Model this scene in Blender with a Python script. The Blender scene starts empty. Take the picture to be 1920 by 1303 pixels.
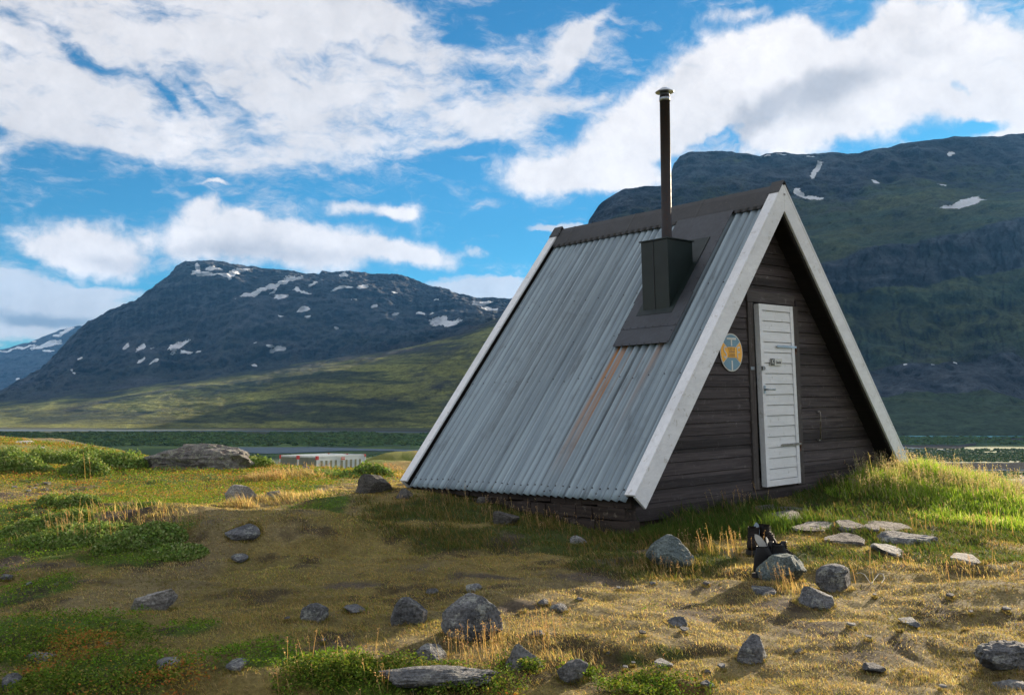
import bpy, bmesh, math, random
import numpy as np
from mathutils import Matrix, Vector, Euler

S = bpy.context.scene
COL = S.collection
R = math.radians
random.seed(7)

# ------------------------------------------------------------------ camera
EYE = 1.2                      # metres of the lens above the ground at the photographer
FPX = 1866.67                  # focal length in photograph pixels (35 mm lens)
PITCH = R(4.1275)
cam = bpy.data.cameras.new('camera'); camo = bpy.data.objects.new('camera', cam); COL.objects.link(camo)
camo.location = (0, 0, EYE); camo.rotation_euler = (R(90) + PITCH, 0, 0)
cam.lens = 35.0; cam.sensor_width = 36.0; cam.clip_start = 0.1; cam.clip_end = 60000
S.camera = camo

# ------------------------------------------------------------------ light
SUN_AZ, SUN_EL = R(37.5), R(15.5)     # azimuth from +Y towards +X
SUN_STRENGTH, SUN_COL = 5.0, (1.0, 0.83, 0.62)
SKY_STRENGTH = 0.15
EXPOSURE = 1.6
HAZE = 1.6e-5
sd = Vector((math.sin(SUN_AZ) * math.cos(SUN_EL), math.cos(SUN_AZ) * math.cos(SUN_EL), math.sin(SUN_EL)))
sl = bpy.data.lights.new('sun', 'SUN'); so = bpy.data.objects.new('sun', sl); COL.objects.link(so)
sl.energy = SUN_STRENGTH; sl.angle = R(0.6); sl.color = SUN_COL
so.rotation_euler = (-sd).to_track_quat('-Z', 'Y').to_euler(); so.location = (60, 80, 60)
S.view_settings.view_transform = 'Standard'; S.view_settings.look = 'None'
S.view_settings.exposure = EXPOSURE; S.view_settings.gamma = 1; S.view_settings.use_curve_mapping = False
S.render.engine = 'CYCLES'
c = S.cycles
c.use_denoising = True
try: c.denoiser = 'OPENIMAGEDENOISE'
except Exception: pass
c.max_bounces = 5; c.diffuse_bounces = 3; c.glossy_bounces = 3; c.transmission_bounces = 3; c.transparent_max_bounces = 4
c.volume_bounces = 0; c.use_adaptive_sampling = True; c.adaptive_threshold = 0.015
c.sample_clamp_indirect = 6; c.caustics_reflective = False; c.caustics_refractive = False

# ------------------------------------------------------------------ pixel helpers (photograph pixels -> directions / points)
CP, SP = math.cos(PITCH), math.sin(PITCH)
def ray(u, v):
    a = (u - 960) / FPX; b = -(v - 651.5) / FPX
    return np.array([a, CP - SP * b, SP + CP * b])
def azel(u, v):
    d = ray(u, v); return math.atan2(d[0], d[1]), math.atan2(d[2], math.hypot(d[0], d[1]))
def pt(u, v, dist):            # point at ground distance dist (along +Y) seen at pixel u,v
    d = ray(u, v); return d * (dist / d[1]) + np.array([0, 0, EYE])

# ------------------------------------------------------------------ node helper
class N:
    def __init__(s, tree): s.t = tree; tree.nodes.clear()
    def add(s, kind, **kw):
        n = s.t.nodes.new(kind)
        for k, v in kw.items(): setattr(n, k, v)
        return n
    def put(s, n, i, v):
        if v is None: return
        if hasattr(v, 'outputs'): v = v.outputs[0]
        if hasattr(v, 'is_linked'): s.t.links.new(v, n.inputs[i])
        else: n.inputs[i].default_value = v
    def math(s, op, a, b=None, c=None, clamp=False):
        n = s.add('ShaderNodeMath', operation=op, use_clamp=clamp)
        s.put(n, 0, a); s.put(n, 1, b); s.put(n, 2, c); return n.outputs[0]
    def vec(s, op, a, b=None):
        n = s.add('ShaderNodeVectorMath', operation=op); s.put(n, 0, a); s.put(n, 1, b); return n.outputs[0]
    def mapr(s, v, a, b, c_=0.0, d=1.0, kind='SMOOTHSTEP'):
        n = s.add('ShaderNodeMapRange', interpolation_type=kind)
        s.put(n, 0, v); s.put(n, 1, a); s.put(n, 2, b); s.put(n, 3, c_); s.put(n, 4, d); return n.outputs[0]
    def mapping(s, v, loc=(0, 0, 0), rot=(0, 0, 0), scale=(1, 1, 1), kind='POINT'):
        n = s.add('ShaderNodeMapping', vector_type=kind)
        s.put(n, 0, v); n.inputs[1].default_value = loc; n.inputs[2].default_value = rot; n.inputs[3].default_value = scale
        return n.outputs[0]
    def noise(s, v, scale, detail=4, rough=0.55, dist=0.0, out=0, lac=2.0):
        n = s.add('ShaderNodeTexNoise'); s.put(n, 'Vector', v); s.put(n, 'Scale', scale)
        s.put(n, 'Detail', detail); s.put(n, 'Roughness', rough); s.put(n, 'Distortion', dist); s.put(n, 'Lacunarity', lac)
        return n.outputs[out]
    def mix(s, f, a, b, blend='MIX'):
        n = s.add('ShaderNodeMix', data_type='RGBA', blend_type=blend)
        s.put(n, 0, f); s.put(n, 6, a); s.put(n, 7, b); return n.outputs[2]
    def ramp(s, f, stops):
        n = s.add('ShaderNodeValToRGB'); s.put(n, 0, f)
        e = n.color_ramp.elements
        while len(e) < len(stops): e.new(0.5)
        for k, (p, col) in enumerate(stops):
            e[k].position = p; e[k].color = tuple(col) + (1,) if len(col) == 3 else col
        return n.outputs[0]
def c4(r, g=None, b=None):
    if g is None: return tuple(r) + (1,)
    return (r, g, b, 1)

# ------------------------------------------------------------------ world: sky and clouds (functions of the direction only)
w = bpy.data.worlds.new('World'); S.world = w; w.use_nodes = True
n = N(w.node_tree)
tc = n.add('ShaderNodeTexCoord').outputs['Generated']
sky = n.add('ShaderNodeTexSky', sky_type='NISHITA', sun_disc=False)
sky.sun_elevation = SUN_EL; sky.sun_rotation = SUN_AZ; sky.altitude = 700; sky.air_density = 1.0; sky.dust_density = 0.25; sky.ozone_density = 2.2
sep = n.add('ShaderNodeSeparateXYZ'); n.put(sep, 0, tc)
az = n.math('ARCTAN2', sep.outputs[0], sep.outputs[1])
el = n.math('ARCSINE', sep.outputs[2])
comb = n.add('ShaderNodeCombineXYZ'); n.put(comb, 0, az); n.put(comb, 1, el)
uv0 = comb.outputs[0]
# domain warp gives the cloud outlines their rag
w1 = n.noise(uv0, 9.0, 6, 0.60, out=1)
uv = n.vec('ADD', uv0, n.vec('MULTIPLY', n.vec('SUBTRACT', w1, (0.5, 0.5, 0.5)), (0.075, 0.05, 0.0)))
def blob(u, v, ru, rv, ang=0, amp=1.0, src=None):
    a, e = azel(u, v)
    m = n.mapping(src or uv, (a, e, 0), (0, 0, R(-ang)), (ru / FPX, rv / FPX, 1.0), 'TEXTURE')
    l = n.add('ShaderNodeVectorMath', operation='LENGTH'); n.put(l, 0, m)
    return n.mapr(l.outputs[1], 1.0, 0.0, 0.0, amp)
def field(blobs, src=None):
    acc = None
    for b in blobs:
        v = blob(*b, src=src); acc = v if acc is None else n.math('ADD', acc, v)
    return acc
# high rippled sheet, upper left
# high rippled sheet, upper left
sheet = field([(60, 150, 330, 190, 14, 1.0), (430, 90, 430, 270, 0, 1.2), (620, 190, 470, 135, 0, 1.2), (330, 255, 330, 62, 6, 1.0), (820, 240, 300, 75, -5, 1.2), (150, 225, 170, 50, 14, .6),
               (760, 100, 250, 200, 20, 0.9), (90, -160, 500, 300, 0, 0.9), (-250, 150, 360, 260, 0, 1.0), (960, 205, 170, 80, -18, 1.0), (620, 40, 300, 120, 0, .5),
               (1060, 110, 130, 30, -52, .85), (1110, 40, 100, 26, -40, .75), (1080, 180, 100, 28, -8, .7), (1050, -10, 100, 26, 5, .8), (1000, 300, 120, 40, -10, .7)])
holes = field([(120, 75, 130, 30, 42, .85), (40, 30, 60, 24, 40, .6), (300, 170, 90, 12, 34, .5), (860, 60, 90, 36, 10, .7), (-10, 240, 70, 20, 10, 1.0), (960, 30, 60, 40, 0, .8), (370, 185, 60, 10, 30, .4), (560, 145, 50, 9, 38, .4), (430, 185, 55, 9, 34, .4)], src=uv)
rip_w = n.vec('ADD', uv0, n.vec('MULTIPLY', n.vec('SUBTRACT', n.noise(uv0, 14.0, 4, .6, out=1), (0.5, 0.5, 0.5)), (0.035, 0.035, 0.0)))
rip = n.noise(n.mapping(rip_w, (0, 0, 0), (0, 0, R(30)), (8.0, 26.0, 1.0)), 1.0, 6, 0.58, 0.1)
rip2 = n.noise(n.mapping(rip_w, (3, 1, 0), (0, 0, R(26)), (34.0, 75.0, 1.0)), 1.0, 6, 0.66, 0.2)
rip3 = n.noise(n.mapping(rip_w, (7, 2, 0), (0, 0, R(34)), (3.5, 12.0, 1.0)), 1.0, 5, 0.55)
sub_ = lambda x, amp: n.math('MULTIPLY', n.math('SUBTRACT', x, 0.5), amp)
add = lambda *q: q[0] if len(q) == 1 else n.math('ADD', q[0], add(*q[1:]))
sheet = n.math('MINIMUM', sheet, 1.0)
sh = add(sheet, sub_(rip, 3.4), sub_(rip2, 1.7), sub_(rip3, 2.0), n.math('MULTIPLY', holes, -1.0))
sheet_d = n.mapr(sh, -0.05, 1.20, 0.0, 0.98)
# cumulus masses
cum = field([(1180, 250, 260, 110, -22, 1.5), (1330, 170, 240, 120, -25, 1.5), (1050, 325, 230, 62, -6, 1.4), (1560, 170, 300, 170, -8, 1.7), (1820, 150, 240, 130, 4, 1.7),
             (1450, 230, 260, 90, 0, 1.2), (1700, 50, 180, 90, -10, 1.2), (2100, 160, 350, 200, 0, 1.4), (1200, 330, 150, 36, 0, .9), (1890, 250, 60, 22, 0, .9), (1450, 70, 160, 60, -10, .8),
             (185, 457, 185, 80, 0, 1.6), (90, 470, 100, 36, 8, .9), (420, 452, 160, 92, 0, 1.5), (600, 464, 210, 74, 4, 1.5), (770, 482, 170, 38, 6, 1.3), (400, 385, 60, 40, -30, .9), (480, 400, 70, 30, 0, .8),
             (670, 390, 130, 28, 4, 1.1), (760, 396, 60, 22, 0, .8), (890, 470, 50, 22, 0, .9), (-220, 470, 150, 60, 0, 1.0), (415, 335, 55, 8, -3, 1.0), (1375, 20, 100, 24, -12, .7)])
cum = n.math('MINIMUM', cum, 1.7)
cw = n.vec('ADD', uv0, n.vec('MULTIPLY', n.vec('SUBTRACT', n.noise(uv0, 30.0, 5, .6, out=1), (0.5, 0.5, 0.5)), (0.02, 0.02, 0.0)))
cn = n.noise(cw, 13.0, 7, 0.60, 0.0); cn2 = n.noise(cw, 55.0, 4, 0.62, 0.0)
cu = add(cum, sub_(cn, 2.6), sub_(cn2, .7))
gap = field([(1345, 262, 70, 34, 0, 1.1), (1370, 240, 80, 26, -30, .6), (1790, 165, 36, 24, 30, .8), (1830, 232, 70, 24, 0, 1.3), (1600, 70, 40, 16, 20, .4), (1590, 40, 60, 30, 0, .6), (320, 470, 40, 50, 0, .5)])
cu = n.math('SUBTRACT', cu, gap)
cum_d = n.mapr(cu, 0.12, 1.08, 0.0, 1.0)
# low flat banks near the horizon
bank = field([(60, 590, 300, 75, 3, 1.4), (-200, 560, 300, 90, 0, 1.3), (900, 538, 170, 34, 3, 1.6), (1000, 560, 200, 30, 0, 1.0), (60, 535, 280, 30, 5, 1.0), (1050, 430, 100, 12, -6, .9)], src=cw)
bn = n.noise(n.mapping(cw, (0, 0, 0), (0, 0, R(-3)), (10.0, 60.0, 1.0)), 1.0, 7, 0.6)
bank_d = n.mapr(add(bank, sub_(bn, 2.0)), 0.15, 0.85, 0.0, 0.96)
# unseen sky behind and above: added dense white cloud that lifts the fill light
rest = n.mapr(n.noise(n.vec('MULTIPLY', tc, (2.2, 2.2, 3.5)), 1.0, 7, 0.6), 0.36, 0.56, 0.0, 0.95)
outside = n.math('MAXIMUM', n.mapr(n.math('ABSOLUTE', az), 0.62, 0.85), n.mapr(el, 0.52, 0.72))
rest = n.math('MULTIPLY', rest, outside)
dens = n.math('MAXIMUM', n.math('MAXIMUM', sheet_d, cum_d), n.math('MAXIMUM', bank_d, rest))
# shading inside the clouds: thick grey hearts, bright rims
grey = field([(1500, 190, 230, 80, -14, 1.1), (1560, 150, 120, 60, -20, .6), (1400, 235, 130, 40, -38, .9), (200, 485, 160, 36, 0, .8), (560, 485, 280, 40, 3, .9), (60, 592, 120, 22, 0, 1.2),
              (150, 605, 110, 18, 0, 1.0), (600, 230, 200, 50, 0, .35), (1660, 130, 120, 40, 0, .4), (1750, 90, 90, 30, 0, .3), (400, 480, 120, 30, 0, .5), (1110, 290, 140, 30, -20, .3), (1280, 150, 120, 30, -25, .3)])
gn = n.noise(cw, 9.0, 5, 0.6)
gshade = n.mapr(add(grey, sub_(gn, 2.6)), 0.05, 1.5)
lump = n.mapr(add(cn, n.math('MULTIPLY', cn2, .4)), .45, .95, 0.78, 1.07, 'LINEAR')
cloud_col = n.mix(gshade, c4(0.90, 0.865, 0.86), c4(0.46, 0.47, 0.51))
cum_b = n.mix(cum_d, cloud_col, n.mix(gshade, c4(1.02, 0.96, 0.93), c4(0.55, 0.54, 0.56)))
cloud = n.mix(bank_d, cum_b, n.mix(gshade, c4(0.72, 0.74, 0.78), c4(0.32, 0.39, 0.48)))
cloud = n.mix(outside, cloud, c4(1.24, 1.22, 1.22))  # cloud outside the view is brightened to raise the ambient fill
lsc = n.add('ShaderNodeVectorMath', operation='SCALE'); n.put(lsc, 0, cloud); n.put(lsc, 3, lump)
hsv = n.add('ShaderNodeHueSaturation'); n.put(hsv, 4, sky.outputs[0]); hsv.inputs[1].default_value = 1.2
tint = n.mix(1.0, hsv.outputs[0], c4(0.050, 0.186, 0.225), 'MULTIPLY')
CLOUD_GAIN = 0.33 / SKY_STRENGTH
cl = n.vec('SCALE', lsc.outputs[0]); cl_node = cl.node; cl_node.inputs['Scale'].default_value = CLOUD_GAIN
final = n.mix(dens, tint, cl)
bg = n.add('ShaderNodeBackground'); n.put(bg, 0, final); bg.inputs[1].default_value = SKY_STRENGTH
out = n.add('ShaderNodeOutputWorld'); n.put(out, 0, bg.outputs[0])
w.cycles.sampling_method = 'MANUAL'; w.cycles.sample_map_resolution = 512

# ------------------------------------------------------------------ numpy noise
_rng = np.random.RandomState(11)
_T = _rng.rand(1 << 16).astype(np.float32)
def _h(ix, iy, iz=0):
    return _T[(ix * 73856093 ^ iy * 19349663 ^ (iz * 83492791 if not isinstance(iz, int) else iz)) & 65535]
def vn2(x, y, seed=0):
    ix = np.floor(x).astype(np.int64); iy = np.floor(y).astype(np.int64)
    fx = x - ix; fy = y - iy; fx = fx * fx * (3 - 2 * fx); fy = fy * fy * (3 - 2 * fy)
    s = seed * 7919
    a = _h(ix, iy, s); b = _h(ix + 1, iy, s); c_ = _h(ix, iy + 1, s); d = _h(ix + 1, iy + 1, s)
    return (a + (b - a) * fx) * (1 - fy) + (c_ + (d - c_) * fx) * fy
def fbm2(x, y, oct=5, seed=0, gain=0.5, ridged=False):
    t = 0; a = 1; n_ = 0
    for k in range(oct):
        v = vn2(x * 2 ** k + 17.3 * k, y * 2 ** k - 9.1 * k, seed + k) * 2 - 1
        if ridged: v = 1 - 2 * np.abs(v)
        t = t + a * v; n_ += a; a *= gain
    return t / n_
def vn3(x, y, z, seed=0):
    ix = np.floor(x).astype(np.int64); iy = np.floor(y).astype(np.int64); iz = np.floor(z).astype(np.int64)
    fx = x - ix; fy = y - iy; fz = z - iz
    fx = fx * fx * (3 - 2 * fx); fy = fy * fy * (3 - 2 * fy); fz = fz * fz * (3 - 2 * fz)
    r = 0
    for dx in (0, 1):
        for dy in (0, 1):
            for dz in (0, 1):
                r = r + _h(ix + dx, iy + dy, iz + dz + seed * 101) * (fx if dx else 1 - fx) * (fy if dy else 1 - fy) * (fz if dz else 1 - fz)
    return r
def fbm3(p, sc, oct=4, seed=0, gain=0.5):
    t = 0; a = 1; n_ = 0
    for k in range(oct):
        q = p * sc * 2 ** k + k * 13.7
        t = t + a * (vn3(q[:, 0], q[:, 1], q[:, 2], seed + k) * 2 - 1); n_ += a; a *= gain
    return t / n_
def sstep(a, b, x):
    t = np.clip((x - a) / (b - a), 0, 1); return t * t * (3 - 2 * t)

# ------------------------------------------------------------------ mesh helpers
def tag(o, label=None, cat=None, group=None, kind=None):
    if label: o['label'] = label
    if cat: o['category'] = cat
    if group: o['group'] = group
    if kind: o['kind'] = kind
    return o
def link(name, me, mat=None, parent=None):
    o = bpy.data.objects.new(name, me); COL.objects.link(o)
    if mat is not None and me is not None and not me.materials: me.materials.append(mat)
    if parent is not None: o.parent = parent
    return o
def np_mesh(name, V, F, mat, attrs=None, smooth=True, parent=None, nper=None, uv=None):
    """V (n,3); F flat loop indices, nper verts per face (int or array)."""
    me = bpy.data.meshes.new(name)
    V = np.asarray(V, np.float32); F = np.asarray(F, np.int32)
    if nper is None: nper = F.shape[1]; 
    F = F.reshape(-1)
    if np.isscalar(nper): cnt = np.full(len(F) // nper, nper, np.int32)
    else: cnt = np.asarray(nper, np.int32)
    me.vertices.add(len(V)); me.vertices.foreach_set('co', V.reshape(-1))
    me.loops.add(len(F)); me.loops.foreach_set('vertex_index', F)
    st = np.concatenate([[0], np.cumsum(cnt)[:-1]]).astype(np.int32)
    me.polygons.add(len(cnt)); me.polygons.foreach_set('loop_start', st); me.polygons.foreach_set('loop_total', cnt)
    me.polygons.foreach_set('use_smooth', np.full(len(cnt), smooth, bool))
    for k, a in (attrs or {}).items():
        a = np.asarray(a, np.float32)
        if a.ndim == 1:
            at = me.attributes.new(k, 'FLOAT', 'POINT'); at.data.foreach_set('value', a)
        else:
            if a.shape[1] == 3: a = np.concatenate([a, np.ones((len(a), 1), np.float32)], 1)
            at = me.attributes.new(k, 'FLOAT_COLOR', 'POINT'); at.data.foreach_set('color', a.reshape(-1))
    if uv is not None:
        l = me.uv_layers.new(name='UVMap'); l.data.foreach_set('uv', np.asarray(uv, np.float32)[F].reshape(-1))
    me.update(); me.validate(clean_customdata=False)
    return link(name, me, mat, parent)
def grid_faces(nu, nv, wrap=False):
    i = np.arange(nu - (0 if wrap else 1))[:, None]; j = np.arange(nv - 1)[None]
    i2 = (i + 1) % nu
    return np.stack([i * nv + j, i2 * nv + j, i2 * nv + j + 1, i * nv + j + 1], -1).reshape(-1, 4)

class MB:
    def __init__(s): s.v = []; s.f = []; s.sm = []
    def poly(s, pts, faces, smooth=False):
        b = len(s.v); s.v += [tuple(p) for p in pts]
        for f in faces: s.f.append([b + i for i in f]); s.sm.append(smooth)
        return s
    def hexa(s, p):            # 8 points: bottom 4 (ccw), top 4
        return s.poly(p, [(3, 2, 1, 0), (4, 5, 6, 7), (0, 1, 5, 4), (1, 2, 6, 5), (2, 3, 7, 6), (3, 0, 4, 7)])
    def box(s, x0, x1, y0, y1, z0, z1):
        return s.hexa([(x0, y0, z0), (x1, y0, z0), (x1, y1, z0), (x0, y1, z0), (x0, y0, z1), (x1, y0, z1), (x1, y1, z1), (x0, y1, z1)])
    def prism(s, outline, y0, y1):   # outline in (x,z), extruded along y
        k = len(outline)
        p = [(x, y0, z) for x, z in outline] + [(x, y1, z) for x, z in outline]
        return s.poly(p, [tuple(range(k)), tuple(range(2 * k - 1, k - 1, -1))] + [(i, i + k, (i + 1) % k + k, (i + 1) % k) for i in range(k)])
    def lathe(s, prof, cx, cy, seg=24, smooth=True):   # prof (r,z)
        b = len(s.v)
        for r_, z_ in prof:
            for k in range(seg):
                a = 2 * math.pi * k / seg; s.v.append((cx + r_ * math.cos(a), cy + r_ * math.sin(a), z_))
        for i in range(len(prof) - 1):
            for k in range(seg):
                k2 = (k + 1) % seg
                s.f.append([b + i * seg + k, b + i * seg + k2, b + (i + 1) * seg + k2, b + (i + 1) * seg + k]); s.sm.append(smooth)
        s.f.append([b + k for k in range(seg)][::-1]); s.sm.append(False)
        s.f.append([b + (len(prof) - 1) * seg + k for k in range(seg)]); s.sm.append(False)
        return s
    def tube(s, pts, r, seg=8, taper=None):
        pts = [Vector(p) for p in pts]; b = len(s.v); m = len(pts)
        for i, p in enumerate(pts):
            d = (pts[min(i + 1, m - 1)] - pts[max(i - 1, 0)]).normalized()
            up = Vector((0, 0, 1)) if abs(d.z) < .9 else Vector((1, 0, 0))
            a = d.cross(up).normalized(); c_ = d.cross(a).normalized()
            rr = r if taper is None else taper[i]
            for k in range(seg):
                t = 2 * math.pi * k / seg; s.v.append(tuple(p + a * rr * math.cos(t) + c_ * rr * math.sin(t)))
        for i in range(m - 1):
            for k in range(seg):
                k2 = (k + 1) % seg
                s.f.append([b + i * seg + k, b + i * seg + k2, b + (i + 1) * seg + k2, b + (i + 1) * seg + k]); s.sm.append(True)
        s.f.append([b + k for k in range(seg)][::-1]); s.sm.append(False)
        s.f.append([b + (m - 1) * seg + k for k in range(seg)]); s.sm.append(False)
        return s
    def build(s, name, mat, parent=None, off=(0, 0, 0), bevel=0, jitter=0):
        me = bpy.data.meshes.new(name)
        me.from_pydata([(x - off[0], y - off[1], z - off[2]) for x, y, z in s.v], [], s.f)
        me.polygons.foreach_set('use_smooth', s.sm); me.update()
        if bevel:
            bm = bmesh.new(); bm.from_mesh(me); bmesh.ops.recalc_face_normals(bm, faces=bm.faces)
            bmesh.ops.bevel(bm, geom=[e for e in bm.edges], offset=bevel, segments=1, affect='EDGES'); bm.to_mesh(me); bm.free()
        else:
            bm = bmesh.new(); bm.from_mesh(me); bmesh.ops.recalc_face_normals(bm, faces=bm.faces); bm.to_mesh(me); bm.free()
        return link(name, me, mat, parent)

# ------------------------------------------------------------------ near terrain: control points (x, y, z relative to the eye)
CTRL = np.array([
 (0, 2.5, -1.32), (-3, 2.5, -1.36), (3, 2.5, -1.26), (0, -3, -1.6), (-8, -3, -1.7), (8, -3, -1.5), (0, 4.2, -1.17), (-2.3, 4.3, -1.19), (2.2, 4.2, -1.12),
 (0, 5.5, -1.06), (1.5, 6.3, -1.03), (3.3, 6.4, -.99), (-3.1, 8.3, -.95), (-3.9, 7.2, -1.10), (-1, 7, -1.0), (.25, 7.1, -1.0), (5, 8, -1.0), (-1.2, 5.5, -1.08), (-3.5, 5.5, -1.15), (-6, 7, -1.15), (6.5, 6, -1.1),
 (-1.45, 10.6, -.72), (-1.2, 9.7, -.80), (-.45, 9.0, -.87), (.1, 8.3, -.96), (.9, 7.75, -1.03), (1.35, 7.9, -.96), (.93, 8.3, -.96), (2.2, 8.7, -.87), (2.75, 9.45, -.84), (3.6, 10.2, -.74), (4.5, 11.3, -.64), (5.0, 12.2, -.66),
 (3.0, 8.4, -.88), (2.3, 7.7, -.95), (3.4, 8.0, -.93), (4.1, 9.0, -.90), (5.2, 10.2, -.86), (1.6, 7.2, -1.0), (6.2, 11, -1.0), (5.9, 12.2, -.98), (7.2, 13.6, -1.35), (8.5, 15, -1.7), (10, 18, -3.0), (6, 15, -1.2), (9, 11, -1.3), (12, 14, -3.2), (14, 22, -6), (20, 30, -10), (30, 20, -9), (40, 60, -18), (15, 5, -2.0), (10, 5, -1.3), (25, 5, -5),
 (.5, 12.1, -.75), (2.3, 13.7, -.72), (0, 10.5, -.75), (2.5, 11.5, -.72), (1, 17, -1.1), (5, 22, -2.4), (3, 30, -3.5), (10, 50, -9), (5, 80, -9),
 (-2.3, 12, -.90), (-4, 12.6, -1.02), (-6, 12, -1.1), (-6, 16, -1.12), (-2, 16, -1.05), (-8, 21, -1.05), (-5, 21, -1.12), (-3.2, 22, -1.18), (-10, 14, -1.15), (-12, 21, -1.1), (-15, 30, -1.25), (-8, 30, -1.55), (-6.7, 34, -1.90), (-10, 42, -2.45),
 (-4.5, 28, -1.5), (-4, 36, -1.95), (-7, 45, -2.5), (-9.5, 60, -2.9), (-10.6, 75, -3.0), (-12.5, 100, -3.25), (-8, 100, -2.95), (-4, 70, -2.5), (0, 100, -4),
 (-14, 60, -4.4), (-13.6, 70, -4.9), (-14.2, 82, -5.0), (-19, 60, -3.6), (-17, 75, -5.4), (-18, 90, -6.1), (-14, 90, -6.0), (-24, 95, -6.1), (-14, 48, -3.0), (-18, 55, -2.2), (-23, 75, -4.2), (-23, 60, -2.0), (-26, 58, -1.2), (-31, 60, -.98), (-40, 60, -1.1), (-30, 40, -1.25), (-22, 40, -1.35), (-20, 25, -1.1), (-25, 12, -1.3),
 (-36, 90, -3.5), (-50, 80, -2.5), (-60, 50, -2), (-40, 20, -1.6), (-50, 0, -2.5), (-20, -10, -2), (0, -20, -2.2), (20, -20, -3), (60, 0, -14), (-60, -40, -5), (0, -60, -5), (60, -60, -12), (80, 80, -24), (30, 100, -16), (0, 110, -6), (-30, 115, -9)], float)
_P = CTRL[:, :2]; _D = np.hypot(_P[:, None, 0] - _P[None, :, 0], _P[:, None, 1] - _P[None, :, 1])
_n = len(_P); _A = np.zeros((_n + 3, _n + 3)); _A[:_n, :_n] = -np.sqrt(_D ** 2 + .05) - 0.0 * np.eye(_n); _A[:_n, _n] = 1; _A[:_n, _n + 1:] = _P; _A[_n, :_n] = 1; _A[_n + 1:, :_n] = _P.T
_A[:_n, :_n] += 0.03 * np.eye(_n)
_W = np.linalg.solve(_A, np.concatenate([CTRL[:, 2], np.zeros(3)]))
def near_z(x, y):
    sh = np.shape(x); x = np.ravel(x).astype(float); y = np.ravel(y).astype(float); out_ = np.empty(len(x))
    for a in range(0, len(x), 60000):
        xs = x[a:a + 60000]; ys = y[a:a + 60000]
        d = np.sqrt((xs[:, None] - _P[None, :, 0]) ** 2 + (ys[:, None] - _P[None, :, 1]) ** 2 + .05)
        out_[a:a + 60000] = -d @ _W[:_n] + _W[_n] + xs * _W[_n + 1] + ys * _W[_n + 2]
    return out_.reshape(sh)
VALLEY = -31.0
MOUNDS = [(-2.0, 8.1, .9, .55, .16), (-3.2, 8.75, .75, .5, .15), (-5.6, 9.6, 2.2, 1.0, .18), (-1.0, 4.35, .5, .3, .05), (-4.2, 5.2, 1.6, .9, .06)]
def ground_rel(x, y):
    x = np.asarray(x, float); y = np.asarray(y, float)
    r = np.hypot(x, y)
    t = sstep(95, 330, r)
    zn = np.where(r < 335, near_z(np.clip(x, -140, 140), np.clip(y, -140, 140)), 0)
    dip = np.minimum(zn, 0)
    far = VALLEY + 20 * sstep(3900, 5200, r) + 60 * sstep(4800, 9000, r) + 0.25 * fbm2(x / 60, y / 60, 4, 3) * sstep(200, 500, r) 
    far = far + 0.0 * sstep(0.35, 0.8, fbm2(x / 900 + 3, y / 400, 3, 9)) * sstep(1900, 2500, r) * (x < 100)
    z = dip * (1 - t) + far * t
    hut = np.exp(-(((x - 1.6) / 3.2) ** 2 + ((y - 10.6) / 2.8) ** 2))
    amp = sstep(0.5, 3, r) * (1 - .5 * hut)
    near = 1 - sstep(120, 250, r)
    z = z + near * amp * (0.062 * fbm2(x / 1.5, y / 1.0, 3, 21) - .045 * sstep(.35, .85, fbm2(x / 1.3, y / .75, 3, 25, .5, True)) * sstep(3.2, 4.5, r) * (1 - sstep(13, 18, r)) * (1 - hut) + 0.034 * fbm2(x / .38, y / .38, 3, 31) + .014 * fbm2(x / .11, y / .11, 2, 33))
    z = z + near * sstep(14, 30, r) * .16 * fbm2(x / 5, y / 5, 3, 41)
    for mx, my, rx, ry, h in MOUNDS:
        z = z + h * np.exp(-(((x - mx) / rx) ** 2 + ((y - my) / ry) ** 2) ** 1.5)
    return z
def gz(x, y): return ground_rel(x, y) + EYE
def at(u, v, dmax=140.0):      # where the line of sight of pixel (u,v) first meets the ground
    d = ray(u, v); d = d / d[1]
    ts = np.geomspace(2.0, dmax, 900)
    g = ground_rel(d[0] * ts, ts); h = d[2] * ts
    k = np.argmax(h < g)
    if h[k] >= g[k]: k = len(ts) - 1
    t = ts[k]
    return np.array([d[0] * t, t, gz(d[0] * t, t)])
def at_many(P):                # fast vectorised at() for lists of pixels
    return np.array([at(*p) for p in P])

# ------------------------------------------------------------------ vegetation zones on the knoll
def ell(u, v, ru, rv, w_=1.0):
    c_ = at(u, v); a = at(u, v - rv); b = at(u, v + rv)
    return (c_[0], c_[1], max(ru / FPX * c_[1], .05), max(abs(a[1] - b[1]) / 2, .08), w_)
def zone(Es, x, y, rag=.35, seed=51):
    m = np.zeros(np.shape(x)); nz = fbm2(x / .55, y / .55, 4, seed) + .5 * fbm2(x / 2.2, y / 2.2, 2, seed + 7)
    for cx, cy, rx, ry, w_ in Es:
        m = np.maximum(m, w_ * (1.35 - np.sqrt(((x - cx) / rx) ** 2 + ((y - cy) / ry) ** 2)))
    return sstep(.30, .62, m + rag * nz)
HEATH = [ell(*e) for e in [(60, 1005, 170, 55), (250, 1030, 115, 42), (110, 965, 150, 40), (380, 925, 230, 34), (330, 895, 260, 16), (20, 980, 100, 50), (60, 1108, 80, 34), (70, 1200, 210, 55), (200, 1262, 220, 55),
        (470, 1232, 120, 32), (620, 1238, 70, 22), (720, 1296, 190, 26), (1230, 1294, 95, 16), (520, 925, 90, 22), (600, 955, 60, 10, .8), (560, 890, 110, 12, .8), (700, 872, 80, 12), (1090, 1268, 40, 14, .8), (960, 1255, 40, 16, .9), (450, 1005, 40, 12, .7), (350, 1180, 60, 16, .7), (760, 1160, 40, 20, .55)]]
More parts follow.
